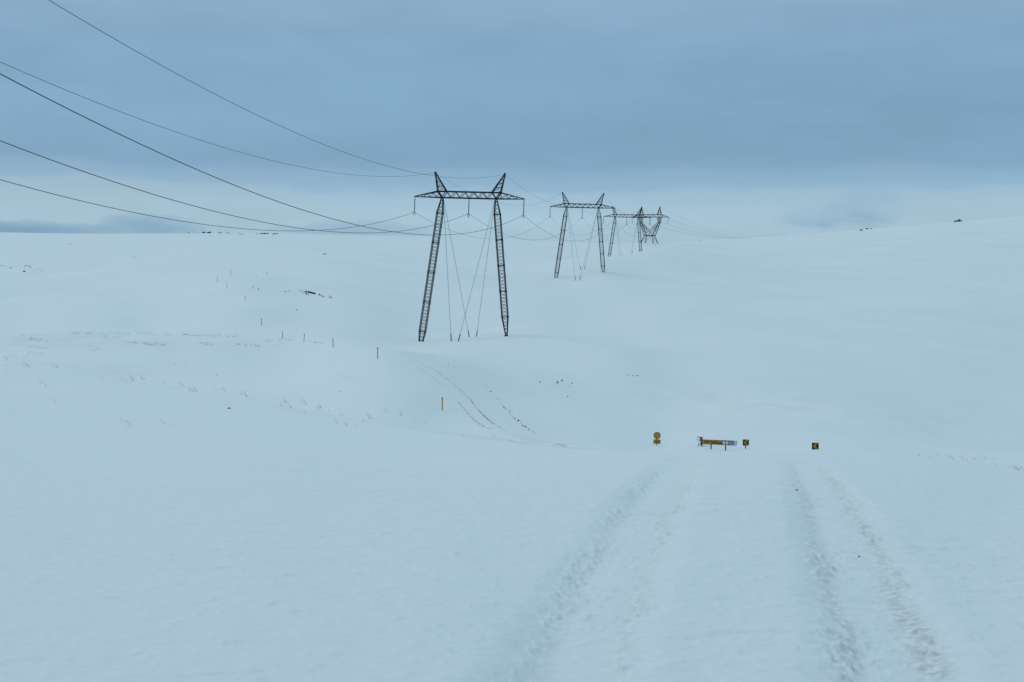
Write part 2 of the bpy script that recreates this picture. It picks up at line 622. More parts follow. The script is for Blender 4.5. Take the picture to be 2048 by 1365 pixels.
M_SIGNY = material('sign_yellow', (0.52, 0.24, 0.010), 0.5, 0, 0.3, 0.12, 4)
M_SIGNW = material('sign_white', (0.60, 0.61, 0.60), 0.5, 0, 0.3, 0.12, 6)
M_RED = material('sign_dark_red', (0.075, 0.016, 0.010), 0.5, 0, 0.3, 0.2, 6)
M_REFL = material('reflector_band', (0.06, 0.05, 0.04), 0.4, 0, 0.4, 0.2, 10)
M_POST = material('sign_post_steel', (0.035, 0.045, 0.055), 0.6, 0.0, 0.3, 0.3, 6)
M_PLAST = material('plastered_snow', (0.80, 0.81, 0.82), 0.8, 0, 0.1, 0.06, 12, 0.5, 30)

# snow, with faint soil staining where tyres dragged dirt and stubble shows
M_SNOW = bpy.data.materials.new('snow')
M_SNOW.use_nodes = True
t = M_SNOW.node_tree
b = t.nodes['Principled BSDF']
b.inputs['Roughness'].default_value = 0.75
b.inputs['Specular IOR Level'].default_value = 0.12
co = N(t, 'ShaderNodeTexCoord')
n1 = N(t, 'ShaderNodeTexNoise')
n1.inputs['Scale'].default_value = 0.035
n1.inputs['Detail'].default_value = 6
t.links.new(co.outputs['Object'], n1.inputs['Vector'])
snowc = ramp(t, n1.outputs[0], [(0.3, (0.815, 0.835, 0.862, 1)), (0.7, (0.865, 0.872, 0.880, 1))], 'LINEAR')
at_d = N(t, 'ShaderNodeAttribute', attribute_name='dirt')
n2 = N(t, 'ShaderNodeTexNoise')
n2.inputs['Scale'].default_value = 14.0
n2.inputs['Detail'].default_value = 5
t.links.new(co.outputs['Object'], n2.inputs['Vector'])
dm = math_node(t, 'MULTIPLY', at_d.outputs['Fac'], math_node(t, 'MULTIPLY', math_node(t, 'SUBTRACT', n2.outputs[0], 0.38), 2.6, clamp=True))
c1 = mixc(t, dm, snowc, (0.55, 0.53, 0.51, 1))
at_s = N(t, 'ShaderNodeAttribute', attribute_name='stubble')
mps = N(t, 'ShaderNodeMapping')
mps.inputs['Scale'].default_value = (0.28, 0.10, 0.3)
t.links.new(co.outputs['Object'], mps.inputs[0])
n3 = N(t, 'ShaderNodeTexNoise')
n3.inputs['Scale'].default_value = 1.0
n3.inputs['Detail'].default_value = 6
n3.inputs['Roughness'].default_value = 0.65
t.links.new(mps.outputs[0], n3.inputs['Vector'])
sm = math_node(t, 'MULTIPLY', at_s.outputs['Fac'], math_node(t, 'MULTIPLY', math_node(t, 'SUBTRACT', n3.outputs[0], 0.46), 4.0, clamp=True))
c2 = mixc(t, sm, c1, (0.66, 0.645, 0.62, 1))
t.links.new(c2, b.inputs['Base Color'])
nb = N(t, 'ShaderNodeTexNoise')
nb.inputs['Scale'].default_value = 22.0
nb.inputs['Detail'].default_value = 8
nb.inputs['Roughness'].default_value = 0.7
t.links.new(co.outputs['Object'], nb.inputs['Vector'])
bp = N(t, 'ShaderNodeBump')
bp.inputs['Strength'].default_value = 0.5
bp.inputs['Distance'].default_value = 0.02
t.links.new(nb.outputs[0], bp.inputs['Height'])
t.links.new(bp.outputs[0], b.inputs['Normal'])

# ------------------------------------------------------------------ ground: one sheet to the horizon
az_front = np.radians(np.linspace(-23, 23, 860))
az_side = np.radians(np.concatenate([np.linspace(-180, -60, 25), np.linspace(-57, -24, 34)]))
AZS = np.concatenate([az_side, az_front, -az_side[::-1][:-1]])
RS = np.concatenate([np.array([0.6, 1.2, 2.0, 3.0, 4.0, 4.8]), np.exp(np.linspace(math.log(5.4), math.log(34), 760)),
                     np.exp(np.linspace(math.log(34), math.log(1700), 700))[1:], np.array([2000, 2500, 3200, 4500, 7000.])])
A2, R2 = np.meshgrid(AZS, RS, indexing='ij')
GX, GY = R2 * np.sin(A2), R2 * np.cos(A2)
GZ, GD, GC = height(GX, GY, fine=True)
# stubble showing through thin snow
STUB = np.zeros_like(GX)
for (px_, py_, wx, wy, s_) in ((60, 682, 16, 16, 0.6), (250, 682, 26, 12, 0.4), (430, 690, 16, 10, 0.35), (1450, 800, 26, 16, 0.34), (1650, 815, 22, 16, 0.36),
                               (1820, 845, 18, 20, 0.22), (1150, 897, 8, 6, 0.9), (60, 730, 14, 10, 0.4)):
    p = hit(px_, py_)
    STUB = np.maximum(STUB, s_ * np.exp(-((GX - p.x) / wx) ** 2 - ((GY - p.y) / wy) ** 2))
na, nr = A2.shape
me = bpy.data.meshes.new('ground')
me.vertices.add(na * nr + 1)
co_ = np.empty((na * nr + 1, 3))
co_[:-1, 0], co_[:-1, 1], co_[:-1, 2] = GX.ravel(), GY.ravel(), GZ.ravel()
co_[-1] = (0, 0, float(GZ[:, 0].mean()))
me.vertices.foreach_set('co', co_.ravel())
ii = np.arange(na)
jj = np.arange(nr - 1)
I, J = np.meshgrid(ii, jj, indexing='ij')
I2 = (I + 1) % na
quads = np.stack([I * nr + J, I * nr + J + 1, I2 * nr + J + 1, I2 * nr + J], -1).reshape(-1, 4)
tris = np.stack([np.full(na, na * nr), ii * nr, ((ii + 1) % na) * nr], 1)
nq, ntri = len(quads), len(tris)
me.loops.add(nq * 4 + ntri * 3)
me.loops.foreach_set('vertex_index', np.concatenate([quads[:, ::-1].ravel(), tris[:, ::-1].ravel()]).astype(np.int32))
me.polygons.add(nq + ntri)
starts = np.concatenate([np.arange(nq) * 4, nq * 4 + np.arange(ntri) * 3]).astype(np.int32)
me.polygons.foreach_set('loop_start', starts)
me.polygons.foreach_set('use_smooth', np.ones(nq + ntri, bool))
me.update(calc_edges=True)
for nm, arr in (('dirt', GD), ('stubble', STUB)):
    a_ = me.attributes.new(nm, 'FLOAT', 'POINT')
    a_.data.foreach_set('value', np.concatenate([arr.ravel(), [0]]).astype(np.float32))
me.materials.append(M_SNOW)
ground = bpy.data.objects.new('ground', me)
COL.objects.link(ground)
tag(ground, kind='structure')

# ------------------------------------------------------------------ guyed pylons
TIP, LEGT, PEAK, PEAKH, INS = 9.2, 4.558, 5.846, 4.108, 2.533
PIN, POUT, TRH, TRD = 3.81, 5.28, 1.02, 0.62       # top-chord nodes, truss height, half depth
CH, LC = 0.15, 0.062                                # chord and lacing widths


def crossarm_mesh():
    m = MB()
    bn = np.linspace(-LEGT, LEGT, 7)
    tn = list(np.linspace(-PIN, PIN, 6))
    for sy in (-1, 1):
        y = sy * TRD
        m.bar((-LEGT, y, 0), (LEGT, y, 0), CH)
        m.bar((-POUT, y, TRH), (POUT, y, TRH), CH)
        for sx in (-1, 1):
            m.bar((sx * LEGT, y, 0), (sx * TIP, sy * 0.05, 0.05), CH, w2=CH * 0.8)
            m.bar((sx * POUT, y, TRH), (sx * TIP, sy * 0.05, 0.12), CH, w2=CH * 0.8)
            m.bar((sx * LEGT, y, 0), (sx * POUT, y, TRH), CH * 1.1)
            m.bar((sx * LEGT, y, 0), (sx * PIN, y, TRH), CH * 0.8)
            # web of the cantilever
            k = 4
            for i in range(k):
                f0, f1 = i / k, (i + 1) / k
                xb0, xt0 = LEGT + (TIP - LEGT) * f0, POUT + (TIP - POUT) * f0
                xb1, xt1 = LEGT + (TIP - LEGT) * f1, POUT + (TIP - POUT) * f1
                yb = lambda f: sy * (TRD + (0.05 - TRD) * f)
                zt = lambda f: TRH + (0.12 - TRH) * f
                if i < k - 1:
                    xm = LEGT + (TIP - LEGT) * (f0 + f1) / 2 + 0.2
                    fm = (f0 + f1) / 2
                    m.bar((sx * xt0, yb(f0), zt(f0)), (sx * xm, yb(fm), 0.05 * fm), LC)
                    m.bar((sx * xm, yb(fm), 0.05 * fm), (sx * xt1, yb(f1), zt(f1)), LC)
        for i in range(6):
            m.bar((bn[i], y, 0), (tn[i], y, TRH), LC * 1.35)
            m.bar((tn[i], y, TRH), (bn[i + 1], y, 0), LC * 1.35)
    # plan bracing, top and bottom
    for i in range(6):
        m.bar((bn[i], -TRD, 0), (bn[i + 1], TRD, 0), LC)
        m.bar((bn[i], -TRD, 0), (bn[i], TRD, 0), LC)
    for i in range(5):
        m.bar((tn[i], TRD, TRH), (tn[i + 1], -TRD, TRH), LC)
        m.bar((tn[i], -TRD, TRH), (tn[i], TRD, TRH), LC)
    for sx in (-1, 1):
        for f in (0.25, 0.5, 0.75):
            x = sx * (LEGT + (TIP - LEGT) * f)
            yy = TRD + (0.05 - TRD) * f
            m.bar((x, -yy, 0.05 * f), (x, yy, 0.05 * f), LC)
        m.bar((sx * LEGT, -TRD, 0), (sx * LEGT, TRD, 0), CH)
        m.bar((sx * POUT, -TRD, TRH), (sx * POUT, TRD, TRH), CH)
        m.box((sx * LEGT, 0, -0.02), (0.42, 0.9, 0.26))
        m.box((sx * POUT, -TRD, TRH), (0.34, 0.06, 0.26))
        m.box((sx * POUT, TRD, TRH), (0.34, 0.06, 0.26))
        m.bar((sx * (TIP - 0.3), 0, 0.08), (sx * (TIP + 0.12), 0, 0.04), 0.16)
    m.box((0, 0, -0.08), (0.22, 0.3, 0.2))
    return m


def peak_mesh(sx):
    m = MB()
    top = Vector((sx * PEAK, 0, PEAKH))
    base = [Vector((sx * POUT, -TRD, TRH)), Vector((sx * POUT, TRD, TRH)), Vector((sx * PIN, TRD, TRH)), Vector((sx * PIN, -TRD, TRH))]
    tp = [top + Vector((0.07 * sx * (1 if i < 2 else -1), 0.06 * (1 if i in (1, 2) else -1), 0)) for i in range(4)]
    for a, c in zip(base, tp):
        m.bar(a, c, CH * 0.95, w2=CH * 0.8)
    fr = (0, 0.27, 0.52, 0.75, 0.9)
    for i in range(len(fr) - 1):
        for k in range(4):
            a0, a1 = base[k].lerp(tp[k], fr[i]), base[k].lerp(tp[k], fr[i + 1])
            b0, b1 = base[(k + 1) % 4].lerp(tp[(k + 1) % 4], fr[i]), base[(k + 1) % 4].lerp(tp[(k + 1) % 4], fr[i + 1])
            m.bar(a1, b1, LC)
            if k in (1, 3):
                if (k == 1) == (sx > 0):
                    m.bar(a0, b1, LC)
                else:
                    m.bar(a0, b1, LC)
            else:
                m.bar(a0, b1, LC * 0.8)
    m.box(top, (0.30, 0.26, 0.34))
    for sy in (-1, 1):                                     # earth-wire loops
        c = top + Vector((0, sy * 0.55, -0.12))
        m.bar(top, c, 0.05)
        m.path([c + Vector((0, sy * 0.02, 0)), c + Vector((0, sy * 0.12, -0.35)), c + Vector((0, sy * 0.5, -0.42)), c + Vector((0, sy * 0.8, -0.14))], 0.02, 5)
    return m


def mast_mesh(length, splay, sx):
    """Square lattice mast hung from the crossarm, pointed at both ends."""
    m = MB()
    a = Vector((sx * LEGT, 0, -0.1))
    b_ = Vector((sx * (LEGT + splay), 0, -length))
    ax = (b_ - a).normalized()
    ex = Vector((0, 1, 0)).cross(ax).normalized()
    ey = Vector((0, 1, 0))
    LL = (b_ - a).length
    t_top, t_bot = 2.45, LL - 2.95
    hw = 0.49

    def half(s_):
        if s_ < t_top:
            return 0.13 + (hw - 0.13) * s_ / t_top
        if s_ > t_bot:
            return 0.15 + (hw - 0.15) * (LL - s_) / (LL - t_bot)
        return hw

    def pt(s_, k):
        w = half(s_)
        sxk, syk = ((-1, -1), (1, -1), (1, 1), (-1, 1))[k]
        return a + ax * s_ + ex * (sxk * w) + ey * (syk * w)
    for k in range(4):
        for s0, s1 in ((0, t_top), (t_top, t_bot), (t_bot, LL)):
            m.bar(pt(s0, k), pt(s1, k), 0.112)
    # lacing: crossed diagonals on all four faces
    pitch = 0.56
    n = int(LL / pitch)
    ss = np.linspace(0.12, LL - 0.1, n + 1)
    for i in range(n):
        s0, s1 = ss[i], ss[i + 1]
        for k in range(4):
            k2 = (k + 1) % 4
            m.bar(pt(s0, k), pt(s1, k2), 0.036, caps=False)
            m.bar(pt(s0, k2), pt(s1, k), 0.036, caps=False)
    # section joints
    for s_ in [t_top] + list(np.linspace(t_top, t_bot, 5)[1:-1]) + [t_bot]:
        for k in range(4):
            m.bar(pt(s_, k), pt(s_, (k + 1) % 4), 0.10)
        for k in range(4):
            m.bar(pt(s_ - 0.18, k), pt(s_ + 0.18, k), 0.15)
    return m, b_


def insulator_parts(x, parent, top=0.0, length=INS):
    m = MB()
    m.bar((x, 0, top), (x, 0, top - 0.16), 0.06, n=6)
    prof = [(0.03, top - 0.16)]
    nd = 13
    z0, z1 = top - 0.18, top - length + 0.12
    for i in range(nd):
        z = z0 + (z1 - z0) * i / nd
        h = (z0 - z1) / nd
        prof += [(0.045, z), (0.115, z - h * 0.45), (0.115, z - h * 0.6), (0.045, z - h * 0.72)]
    prof.append((0.03, z1))
    m.lathe(prof, (x, 0, 0), 10)
    ins = m.build('insulator', M_GLASS, parent)
    c = MB()
    zb = top - length
    c.bar((x, 0, z1), (x, 0, zb), 0.09, n=6)
    c.bar((x, -0.28, zb), (x, 0.28, zb), 0.10)
    # jumper loop of the suspension clamp
    c.path([(x, -0.95, zb + 0.02), (x, -0.5, zb - 0.18), (x, -0.28, zb - 0.42), (x, 0, zb - 0.55), (x, 0.28, zb - 0.42), (x, 0.5, zb - 0.18), (x, 0.95, zb + 0.02)], 0.026, 6)
    c.path([(x - 0.20, 0, zb), (x - 0.22, 0, zb - 0.2), (x, 0, zb - 0.52), (x + 0.22, 0, zb - 0.2), (x + 0.20, 0, zb)], 0.02, 5)
    c.build('clamp', M_STEEL, ins)
    return ins


def guyed_pylon(label, pos, yaw_deg, length, splay, anchors, src=None):
    t_ = empty('pylon', pos, -math.radians(yaw_deg))
    tag(t_, label, 'pylon', 'guyed pylons of the power line')
    if src is None:
        crossarm_mesh().build('crossarm', M_STEEL, t_)
        for sx in (-1, 1):
            peak_mesh(sx).build('earth_wire_peak', M_STEEL, t_)
        for x in (-TIP, 0, TIP):
            insulator_parts(x, t_, 0.0 if x else -0.15, INS)
    else:
        for ch in src.children:
            if ch.name.split('.')[0] in ('crossarm', 'earth_wire_peak', 'insulator'):
                copy_child(ch, t_)
    for sx, ln in ((-1, length[0]), (1, length[1])):
        mm, foot = mast_mesh(ln, splay * ln / 23.0, sx)
        mo = mm.build('mast', M_STEEL, t_)
        f = MB()
        wf = Matrix.Rotation(-math.radians(yaw_deg), 4, 'Z') @ foot + Vector(pos)
        gz = h1(wf.x, wf.y) - pos[2]
        zt_ = foot.z + 0.12
        zb_ = min(gz, foot.z - 0.3)
        f.lathe([(0.40, zb_ - 0.9), (0.38, zb_), (0.36, zb_ + 0.05), (0.2, zt_ - 0.05), (0.16, zt_)], (foot.x, 0, 0), 8)
        f.build('foot', M_CONC, mo)
    inv = Matrix.Rotation(math.radians(yaw_deg), 4, 'Z') @ Matrix.Translation(-Vector(pos))
    for sx, ap in anchors:
        g = MB()
        a0 = Vector((sx * (LEGT - 0.25), 0, -0.25))
        e0 = inv @ ap
        d0 = (e0 - a0)
        sag = [a0 + d0 * f - Vector((0, 0, 0.10 * f * (1 - f))) for f in np.linspace(0, 1.0, 9)]
        g.path(sag, 0.027, 6)
        go = g.build('guy_wire', M_WIRE, t_)
        r = MB()
        dn = d0.normalized()
        r.bar(e0 - dn * 1.3, e0 + dn * 0.5, 0.15, w2=0.17, n=6)
        r.build('anchor_rod', M_STEEL, go)
    return t_


def attach(pos, yaw_deg, x, z):
    a_ = math.radians(yaw_deg)
    return Vector(pos) + Vector((math.cos(a_) * x, -math.sin(a_) * x, z))


PT = [(-7.970, 235.90, 19.853 + EYE, 8.902), (18.515, 402.14, 32.371 + EYE, 8.952), (43.651, 564.44, 42.289 + EYE, 9.061)]


def on_ground(px, py, dmin):
    return hit(px, py, dmin)


def anchor_set(pxs):
    return [(sx, hit(px, py, dm)) for sx, px, py, dm in pxs]


p1 = guyed_pylon('nearest guyed lattice pylon, tallest in the picture, standing on a snowy rise', PT[0][:3], PT[0][3], (25.3, 22.35), 2.6,
                 anchor_set(((-1, 902.5, 683, 190), (-1, 938.5, 674.5, 190), (1, 916.5, 683.5, 190), (1, 953, 673.8, 190))))
p2 = guyed_pylon('second guyed lattice pylon along the line, half the size of the nearest one', PT[1][:3], PT[1][3], (21.5, 19.2), 2.6,
                 anchor_set(((-1, 1151, 561.5, 330), (-1, 1161.5, 540, 330), (1, 1159, 561, 330), (1, 1169, 538.2, 330))), p1)
p3 = guyed_pylon('far guyed lattice pylon whose right mast overlaps the four-legged pylon', PT[2][:3], PT[2][3], (21.5, 19.2), 2.6,
                 anchor_set(((-1, 1238.8, 511.5, 450), (-1, 1243.2, 511, 450), (1, 1261.4, 507.8, 450), (1, 1265, 506.3, 450))), p1)

# ------------------------------------------------------------------ four-legged angle pylon
D4, YAW4 = 704.0, 25.0
P4 = at(1300.6, 434.6, D4)


def angle_pylon():
    t_ = empty('pylon', P4, -math.radians(YAW4))
    tag(t_, 'farthest pylon, four-legged lattice tower with a V-shaped body on the slope', 'pylon')
    S4, C4 = 0.19, 0.085
    a, pk, ph, th, dp = 9.35, 4.75, 5.0, 1.2, 0.75
    # crossarm box
    m = MB()
    for sy in (-1, 1):
        y = sy * dp
        m.bar((-6.0, y, 0), (6.0, y, 0), S4)
        m.bar((-6.0, y, th), (6.0, y, th), S4)
        for sx in (-1, 1):
            m.bar((sx * 6.0, y, 0), (sx * a, 0.05 * sy, 0), S4)
            m.bar((sx * 6.0, y, th), (sx * a, 0.05 * sy, 0.06), S4)
            m.bar((sx * 6.0, y, 0), (sx * 6.0, y, th), C4)
            m.bar((sx * 6.0, y, th), (sx * 7.6, y * 0.55, 0), C4)
        xs = np.linspace(-6, 6, 11)
        for i in range(10):
            z0, z1 = (0, th) if i % 2 else (th, 0)
            m.bar((xs[i], y, z0), (xs[i + 1], y, z1), C4)
    for x in np.linspace(-6, 6, 11):
        m.bar((x, -dp, 0), (x, dp, 0), C4)
        m.bar((x, -dp, th), (x, dp, th), C4)
    m.build('crossarm', M_STEEL, t_)
    for sx in (-1, 1):
        m = MB()
        top = Vector((sx * pk, 0, ph))
        base = [Vector((sx * pk + bx, by * dp, th)) for bx, by in ((-1.0, -1), (1.0, -1), (1.0, 1), (-1.0, 1))]
        for q in base:
            m.bar(q, top, S4 * 0.9)
        for f in (0.3, 0.55, 0.78):
            for k in range(4):
                m.bar(base[k].lerp(top, f), base[(k + 1) % 4].lerp(top, f), C4 * 0.8)
                m.bar(base[k].lerp(top, f - 0.25), base[(k + 1) % 4].lerp(top, f), C4 * 0.8)
        m.box(top, (0.36, 0.36, 0.4))
        m.build('earth_wire_peak', M_STEEL, t_)
    # body: two inclined columns, crossed K frames down to a square waist
    ww, wz = 2.15, -9.2
    m = MB()
    for sy in (-1, 1):
        y0, y1, y2 = sy * dp, sy * 1.15, sy * ww
        for sx in (-1, 1):
            o_top, i_top = Vector((sx * 5.75, y0, 0)), Vector((sx * 3.75, y0, 0))
            knee_o, knee_i = Vector((sx * 5.1, y1, -2.4)), Vector((sx * 4.5, y1, -2.5))
            w_o, w_i = Vector((sx * ww, y2, wz)), Vector((-sx * ww, y2, wz))
            m.bar(o_top, knee_o, S4)
            m.bar(i_top, knee_i, S4)
            m.bar(knee_o, knee_i, S4)
            m.bar(knee_o, w_o, S4 * 1.15)
            m.bar(knee_i, w_i, S4)
            for f in (0.0, 0.33, 0.66):
                m.bar(o_top.lerp(knee_o, f), i_top.lerp(knee_i, f + 0.33), C4)
                m.bar(i_top.lerp(knee_i, f), o_top.lerp(knee_o, f + 0.33), C4)
            for f in (0.2, 0.4, 0.6, 0.8):
                m.bar(knee_o.lerp(w_o, f), knee_i.lerp(w_i, f * 0.55), C4)
                m.bar(knee_o.lerp(w_o, f), knee_i.lerp(w_i, (f - 0.2) * 0.55), C4)
    for sx in (-1, 1):
        fr = np.linspace(0, 1, 6)
        for i in range(5):
            q = lambda f, sy: Vector((sx * 5.1, sy * 1.15, -2.4)).lerp(Vector((sx * ww, sy * ww, wz)), f)
            m.bar(q(fr[i], -1), q(fr[i + 1], 1), C4)
            m.bar(q(fr[i], 1), q(fr[i + 1], -1), C4)
        for f in (0.0, 0.5, 1.0):
            q = lambda sy: Vector((sx * 5.75, sy * dp, 0)).lerp(Vector((sx * 5.1, sy * 1.15, -2.4)), f)
            m.bar(q(-1), q(1), C4)
    c = [Vector((-ww, -ww, wz)), Vector((ww, -ww, wz)), Vector((ww, ww, wz)), Vector((-ww, ww, wz))]
    for k in range(4):
        m.bar(c[k], c[(k + 1) % 4], S4 * 1.2)
    m.bar(c[0], c[2], C4)
    m.bar(c[1], c[3], C4)
    m.build('body_frame', M_STEEL, t_)
    inv = Matrix.Rotation(math.radians(YAW4), 4, 'Z') @ Matrix.Translation(-Vector(P4))
    feet = []
    for k, (sx, sy) in enumerate(((-1, -1), (1, -1), (1, 1), (-1, 1))):
        fx, fy = sx * (ww + 1.0), sy * (ww + 1.0)
        w = Matrix.Rotation(-math.radians(YAW4), 4, 'Z') @ Vector((fx, fy, 0)) + Vector(P4)
        feet.append(Vector((fx, fy, h1(w.x, w.y) - P4.z + 0.25)))
    for k in range(4):
        m = MB()
        f = feet[k]
        m.bar(c[k], f, S4 * 1.2)
        for nb_ in ((k + 1) % 4, (k - 1) % 4):
            mid = (c[k] + c[nb_]) / 2
            m.bar(f, mid, C4 * 1.1)
            m.bar(c[k].lerp(f, 0.5), f.lerp(mid, 0.55), C4 * 0.8)
        lo = m.build('leg', M_STEEL, t_)
        fb = MB()
        fb.lathe([(0.55, -1.5), (0.52, 0.0), (0.30, 0.12), (0.2, 0.3)], f + Vector((0, 0, -0.2)), 8)
        fb.build('foot', M_CONC, lo)
    for x in (-a, 0, a):
        insulator_parts(x, t_, 0.0, 2.85)
        m = MB()                                         # strain strings pulling along the line
        for ang, sl in ((18.5 - YAW4, -0.16), (180 + 9.3 - YAW4, -0.22)):
            r_ = math.radians(ang)
            d = Vector((math.sin(r_), math.cos(r_), sl)).normalized()
            s0 = Vector((x, 0, 0)) + d * 0.3
            m.bar(Vector((x, 0, 0)), s0, 0.07)
            for i in range(14):
                m.bar(s0 + d * 0.2 * i, s0 + d * (0.2 * i + 0.12), 0.2, n=8)
                m.bar(s0 + d * (0.2 * i + 0.12), s0 + d * (0.2 * i + 0.2), 0.09, n=6)
        m.build('strain_insulator', M_GLASS, t_)
    return t_


p4 = angle_pylon()


def a4(x, z):
    return attach(P4, YAW4, x, z)


# ------------------------------------------------------------------ overhead wires
def wire(name_pts, label, r):
    m = MB()
    m.path(name_pts, r, 6)
    o = m.build('overhead_wire', M_WIRE, None, True)
    tag(o, label, 'power line', 'overhead wires of the power line')
    return o


RC, RSH = 0.028, 0.019
FC, FS = 0.021, 0.015
# back span, passing left of the camera
BACK_AZ = math.radians(9.551)
for w, lab in (('R', 'black conductor sweeping in from the upper left to the nearest pylon\'s right insulator'),
               ('M', 'black conductor from the left picture edge to the middle insulator of the nearest pylon'),
               ('L', 'lowest black conductor from the left picture edge to the left insulator of the nearest pylon'),
               ('SL', 'thin earth wire from the left picture edge to the left peak of the nearest pylon'),
               ('SR', 'highest thin earth wire from the top picture edge to the nearest pylon\'s right peak')):
    x, z, ms, ks, r = {'R': (TIP, -INS, -.16784, .00080055, RC), 'M': (0, -INS - 0.0, -.16784, .00080055, RC), 'L': (-TIP, -INS, -.16784, .00080055, RC),
                       'SL': (-PEAK, PEAKH, -.14735, .00069028, RSH), 'SR': (PEAK, PEAKH, -.14735, .00069028, RSH)}[w]
    A = attach(PT[0][:3], PT[0][3], x, z)
    wire([A + Vector((-s * math.sin(BACK_AZ), -s * math.cos(BACK_AZ), ms * s + ks * s * s)) for s in np.linspace(0, 262, 150)], lab, r)


def span(A, B, k, label, r, n=60):
    L_ = (Vector(B).xy - Vector(A).xy).length
    sag = k * L_ * L_ / 4
    wire([Vector(A).lerp(Vector(B), f) - Vector((0, 0, 4 * sag * f * (1 - f))) for f in np.linspace(0, 1, n)], label, r)


WN = (('left conductor', -TIP, -INS, 0.00077, FC), ('middle conductor', 0, -INS, 0.00077, FC), ('right conductor', TIP, -INS, 0.00077, FC),
      ('left earth wire', -PEAK, PEAKH, 0.000635, FS), ('right earth wire', PEAK, PEAKH, 0.000635, FS))
for i, nm in ((0, 'the nearest and the second pylon'), (1, 'the second and the third pylon')):
    for nme, x, z, k, r in WN:
        span(attach(PT[i][:3], PT[i][3], x, z), attach(PT[i + 1][:3], PT[i + 1][3], x, z), k, 'thin dark %s sagging between %s' % (nme, nm), r)
for nme, x, z, k, r in WN:
    B = a4({-TIP: -9.35, TIP: 9.35, 0: 0, -PEAK: -4.75, PEAK: 4.75}[x], 5.0 if 'earth' in nme else 0.0)
    if 'earth' not in nme:
        rr = math.radians(180 + 9.3)
        B = B + Vector((math.sin(rr), math.cos(rr), -0.22)).normalized() * 3.1
    span(attach(PT[2][:3], PT[2][3], x, z), B, k, 'faint %s between the third pylon and the four-legged pylon' % nme, r)
# onward spans that dip behind the right-hand ridge
OUT_AZ = math.radians(18.3)
od = Vector((math.sin(OUT_AZ), math.cos(OUT_AZ), 0))
for nme, x, z, tgt, ds in (('left conductor', -9.35, 0, (1504, 475), 1010), ('middle conductor', 0, 0, (1528, 474), 1015), ('right conductor', 9.35, 0, (1552, 473), 1020),
                           ('left earth wire', -4.75, 5.0, (1664, 466.5), 1560), ('right earth wire', 4.75, 5.0, (1682, 465), 1560)):
    A = a4(x, z)
    if z == 0:
        A = A + Vector((math.sin(math.radians(18.5)), math.cos(math.radians(18.5)), -0.16)).normalized() * 3.1
    k = 0.00016 if z == 0 else 0.00009
    T = at(tgt[0], tgt[1], ds)
    s1 = (T.xy - A.xy).length
    d_ = Vector((T.x - A.x, T.y - A.y, 0)).normalized()
    ms = (T.z - A.z - k * s1 * s1) / s1
    end = s1 * (1.25 if z == 0 else 1.02)
    wire([A + d_ * s + Vector((0, 0, ms * s + k * s * s)) for s in np.linspace(0, end, 60)],
         'faint %s descending from the four-legged pylon to the right ridge' % nme, RC if z == 0 else FS)


# ------------------------------------------------------------------ road stakes
def stake_mesh():
    m = MB()
    # slightly curved plastic slat, narrow towards the top
    secs = [(-0.5, 0.056), (0.0, 0.056), (0.5, 0.054), (0.9, 0.050), (1.08, 0.046), (1.12, 0.036)]
    vs, fs = [], []
    for z, w in secs:
        for sx, sy in ((-1, 0.4), (-0.5, -0.9), (0.5, -0.9), (1, 0.4), (0.5, 0.6), (-0.5, 0.6)):
            vs.append((sx * w, sy * w * 0.45, z))
    n = 6
    for i in range(len(secs) - 1):
        for k in range(n):
            fs.append((i * n + k, i * n + (k + 1) % n, (i + 1) * n + (k + 1) % n, (i + 1) * n + k))
    fs += [tuple(range(n))[::-1], tuple(range((len(secs) - 1) * n, len(secs) * n))]
    m.add(vs, fs)
    bnd = MB()
    bnd.box((0, 0, 0.99), (0.11, 0.065, 0.10))
    return m, bnd


STK = [(884.6, 821, 90, -2.4, 26, 'yellow road stake nearest the camera, alone beside the bend of the far track'),
       (755, 718, 110, -1.2, 23, 'yellow road stake standing where the far track crosses the rise'),
       (666.5, 695, 140, -4.5, 18, 'yellow road stake leaning left at the right end of the grassy rise'),
       (607.8, 684, 150, 1.5, 16, 'yellow road stake just right of the stake on the crest of the grassy rise'),
       (565.3, 678, 180, -4.0, 15, 'yellow road stake on the crest of the grassy rise, left of two others'),
       (523, 651, 190, -2.0, 14, 'yellow road stake standing alone just above the grassy rise'),
       (490, 604, 200, -1.0, 13, 'yellow road stake on the slope left of the dark rock outcrop'),
       (454, 577, 210, -3.5, 12, 'small yellow road stake, lowest of the far cluster of three'),
       (435.3, 565, 220, -4.5, 11, 'small yellow road stake, leftmost of the far cluster of three'),
       (462, 552, 230, -4.0, 11, 'small yellow road stake, highest of the far cluster of three'),
       (534, 550, 260, -6.0, 5.5, 'tiny faint road stake half sunk in snow, farthest of them all')]
sm_, sb_ = stake_mesh()
stake0 = None
for px, py, dm, lean, hp, lab in STK:
    p = hit(px, py, dm)
    if stake0 is None:
        s_ = empty('road_stake', p)
        po = sm_.build('post', M_YEL, s_)
        bo = sb_.build('reflector', M_REFL, s_)
        stake0 = s_
    else:
        s_ = stake0.copy()
        COL.objects.link(s_)
        for ch in stake0.children:
            copy_child(ch, s_)
    hgt = hp * p.y / FPX
    s_.location = p
    s_.rotation_euler = (0, math.radians(lean) , random.uniform(-0.4, 0.4))
    s_.scale = (1, 1, hgt / 1.12)
    tag(s_, lab, 'road stake', 'yellow stakes marking the snowed-over road')


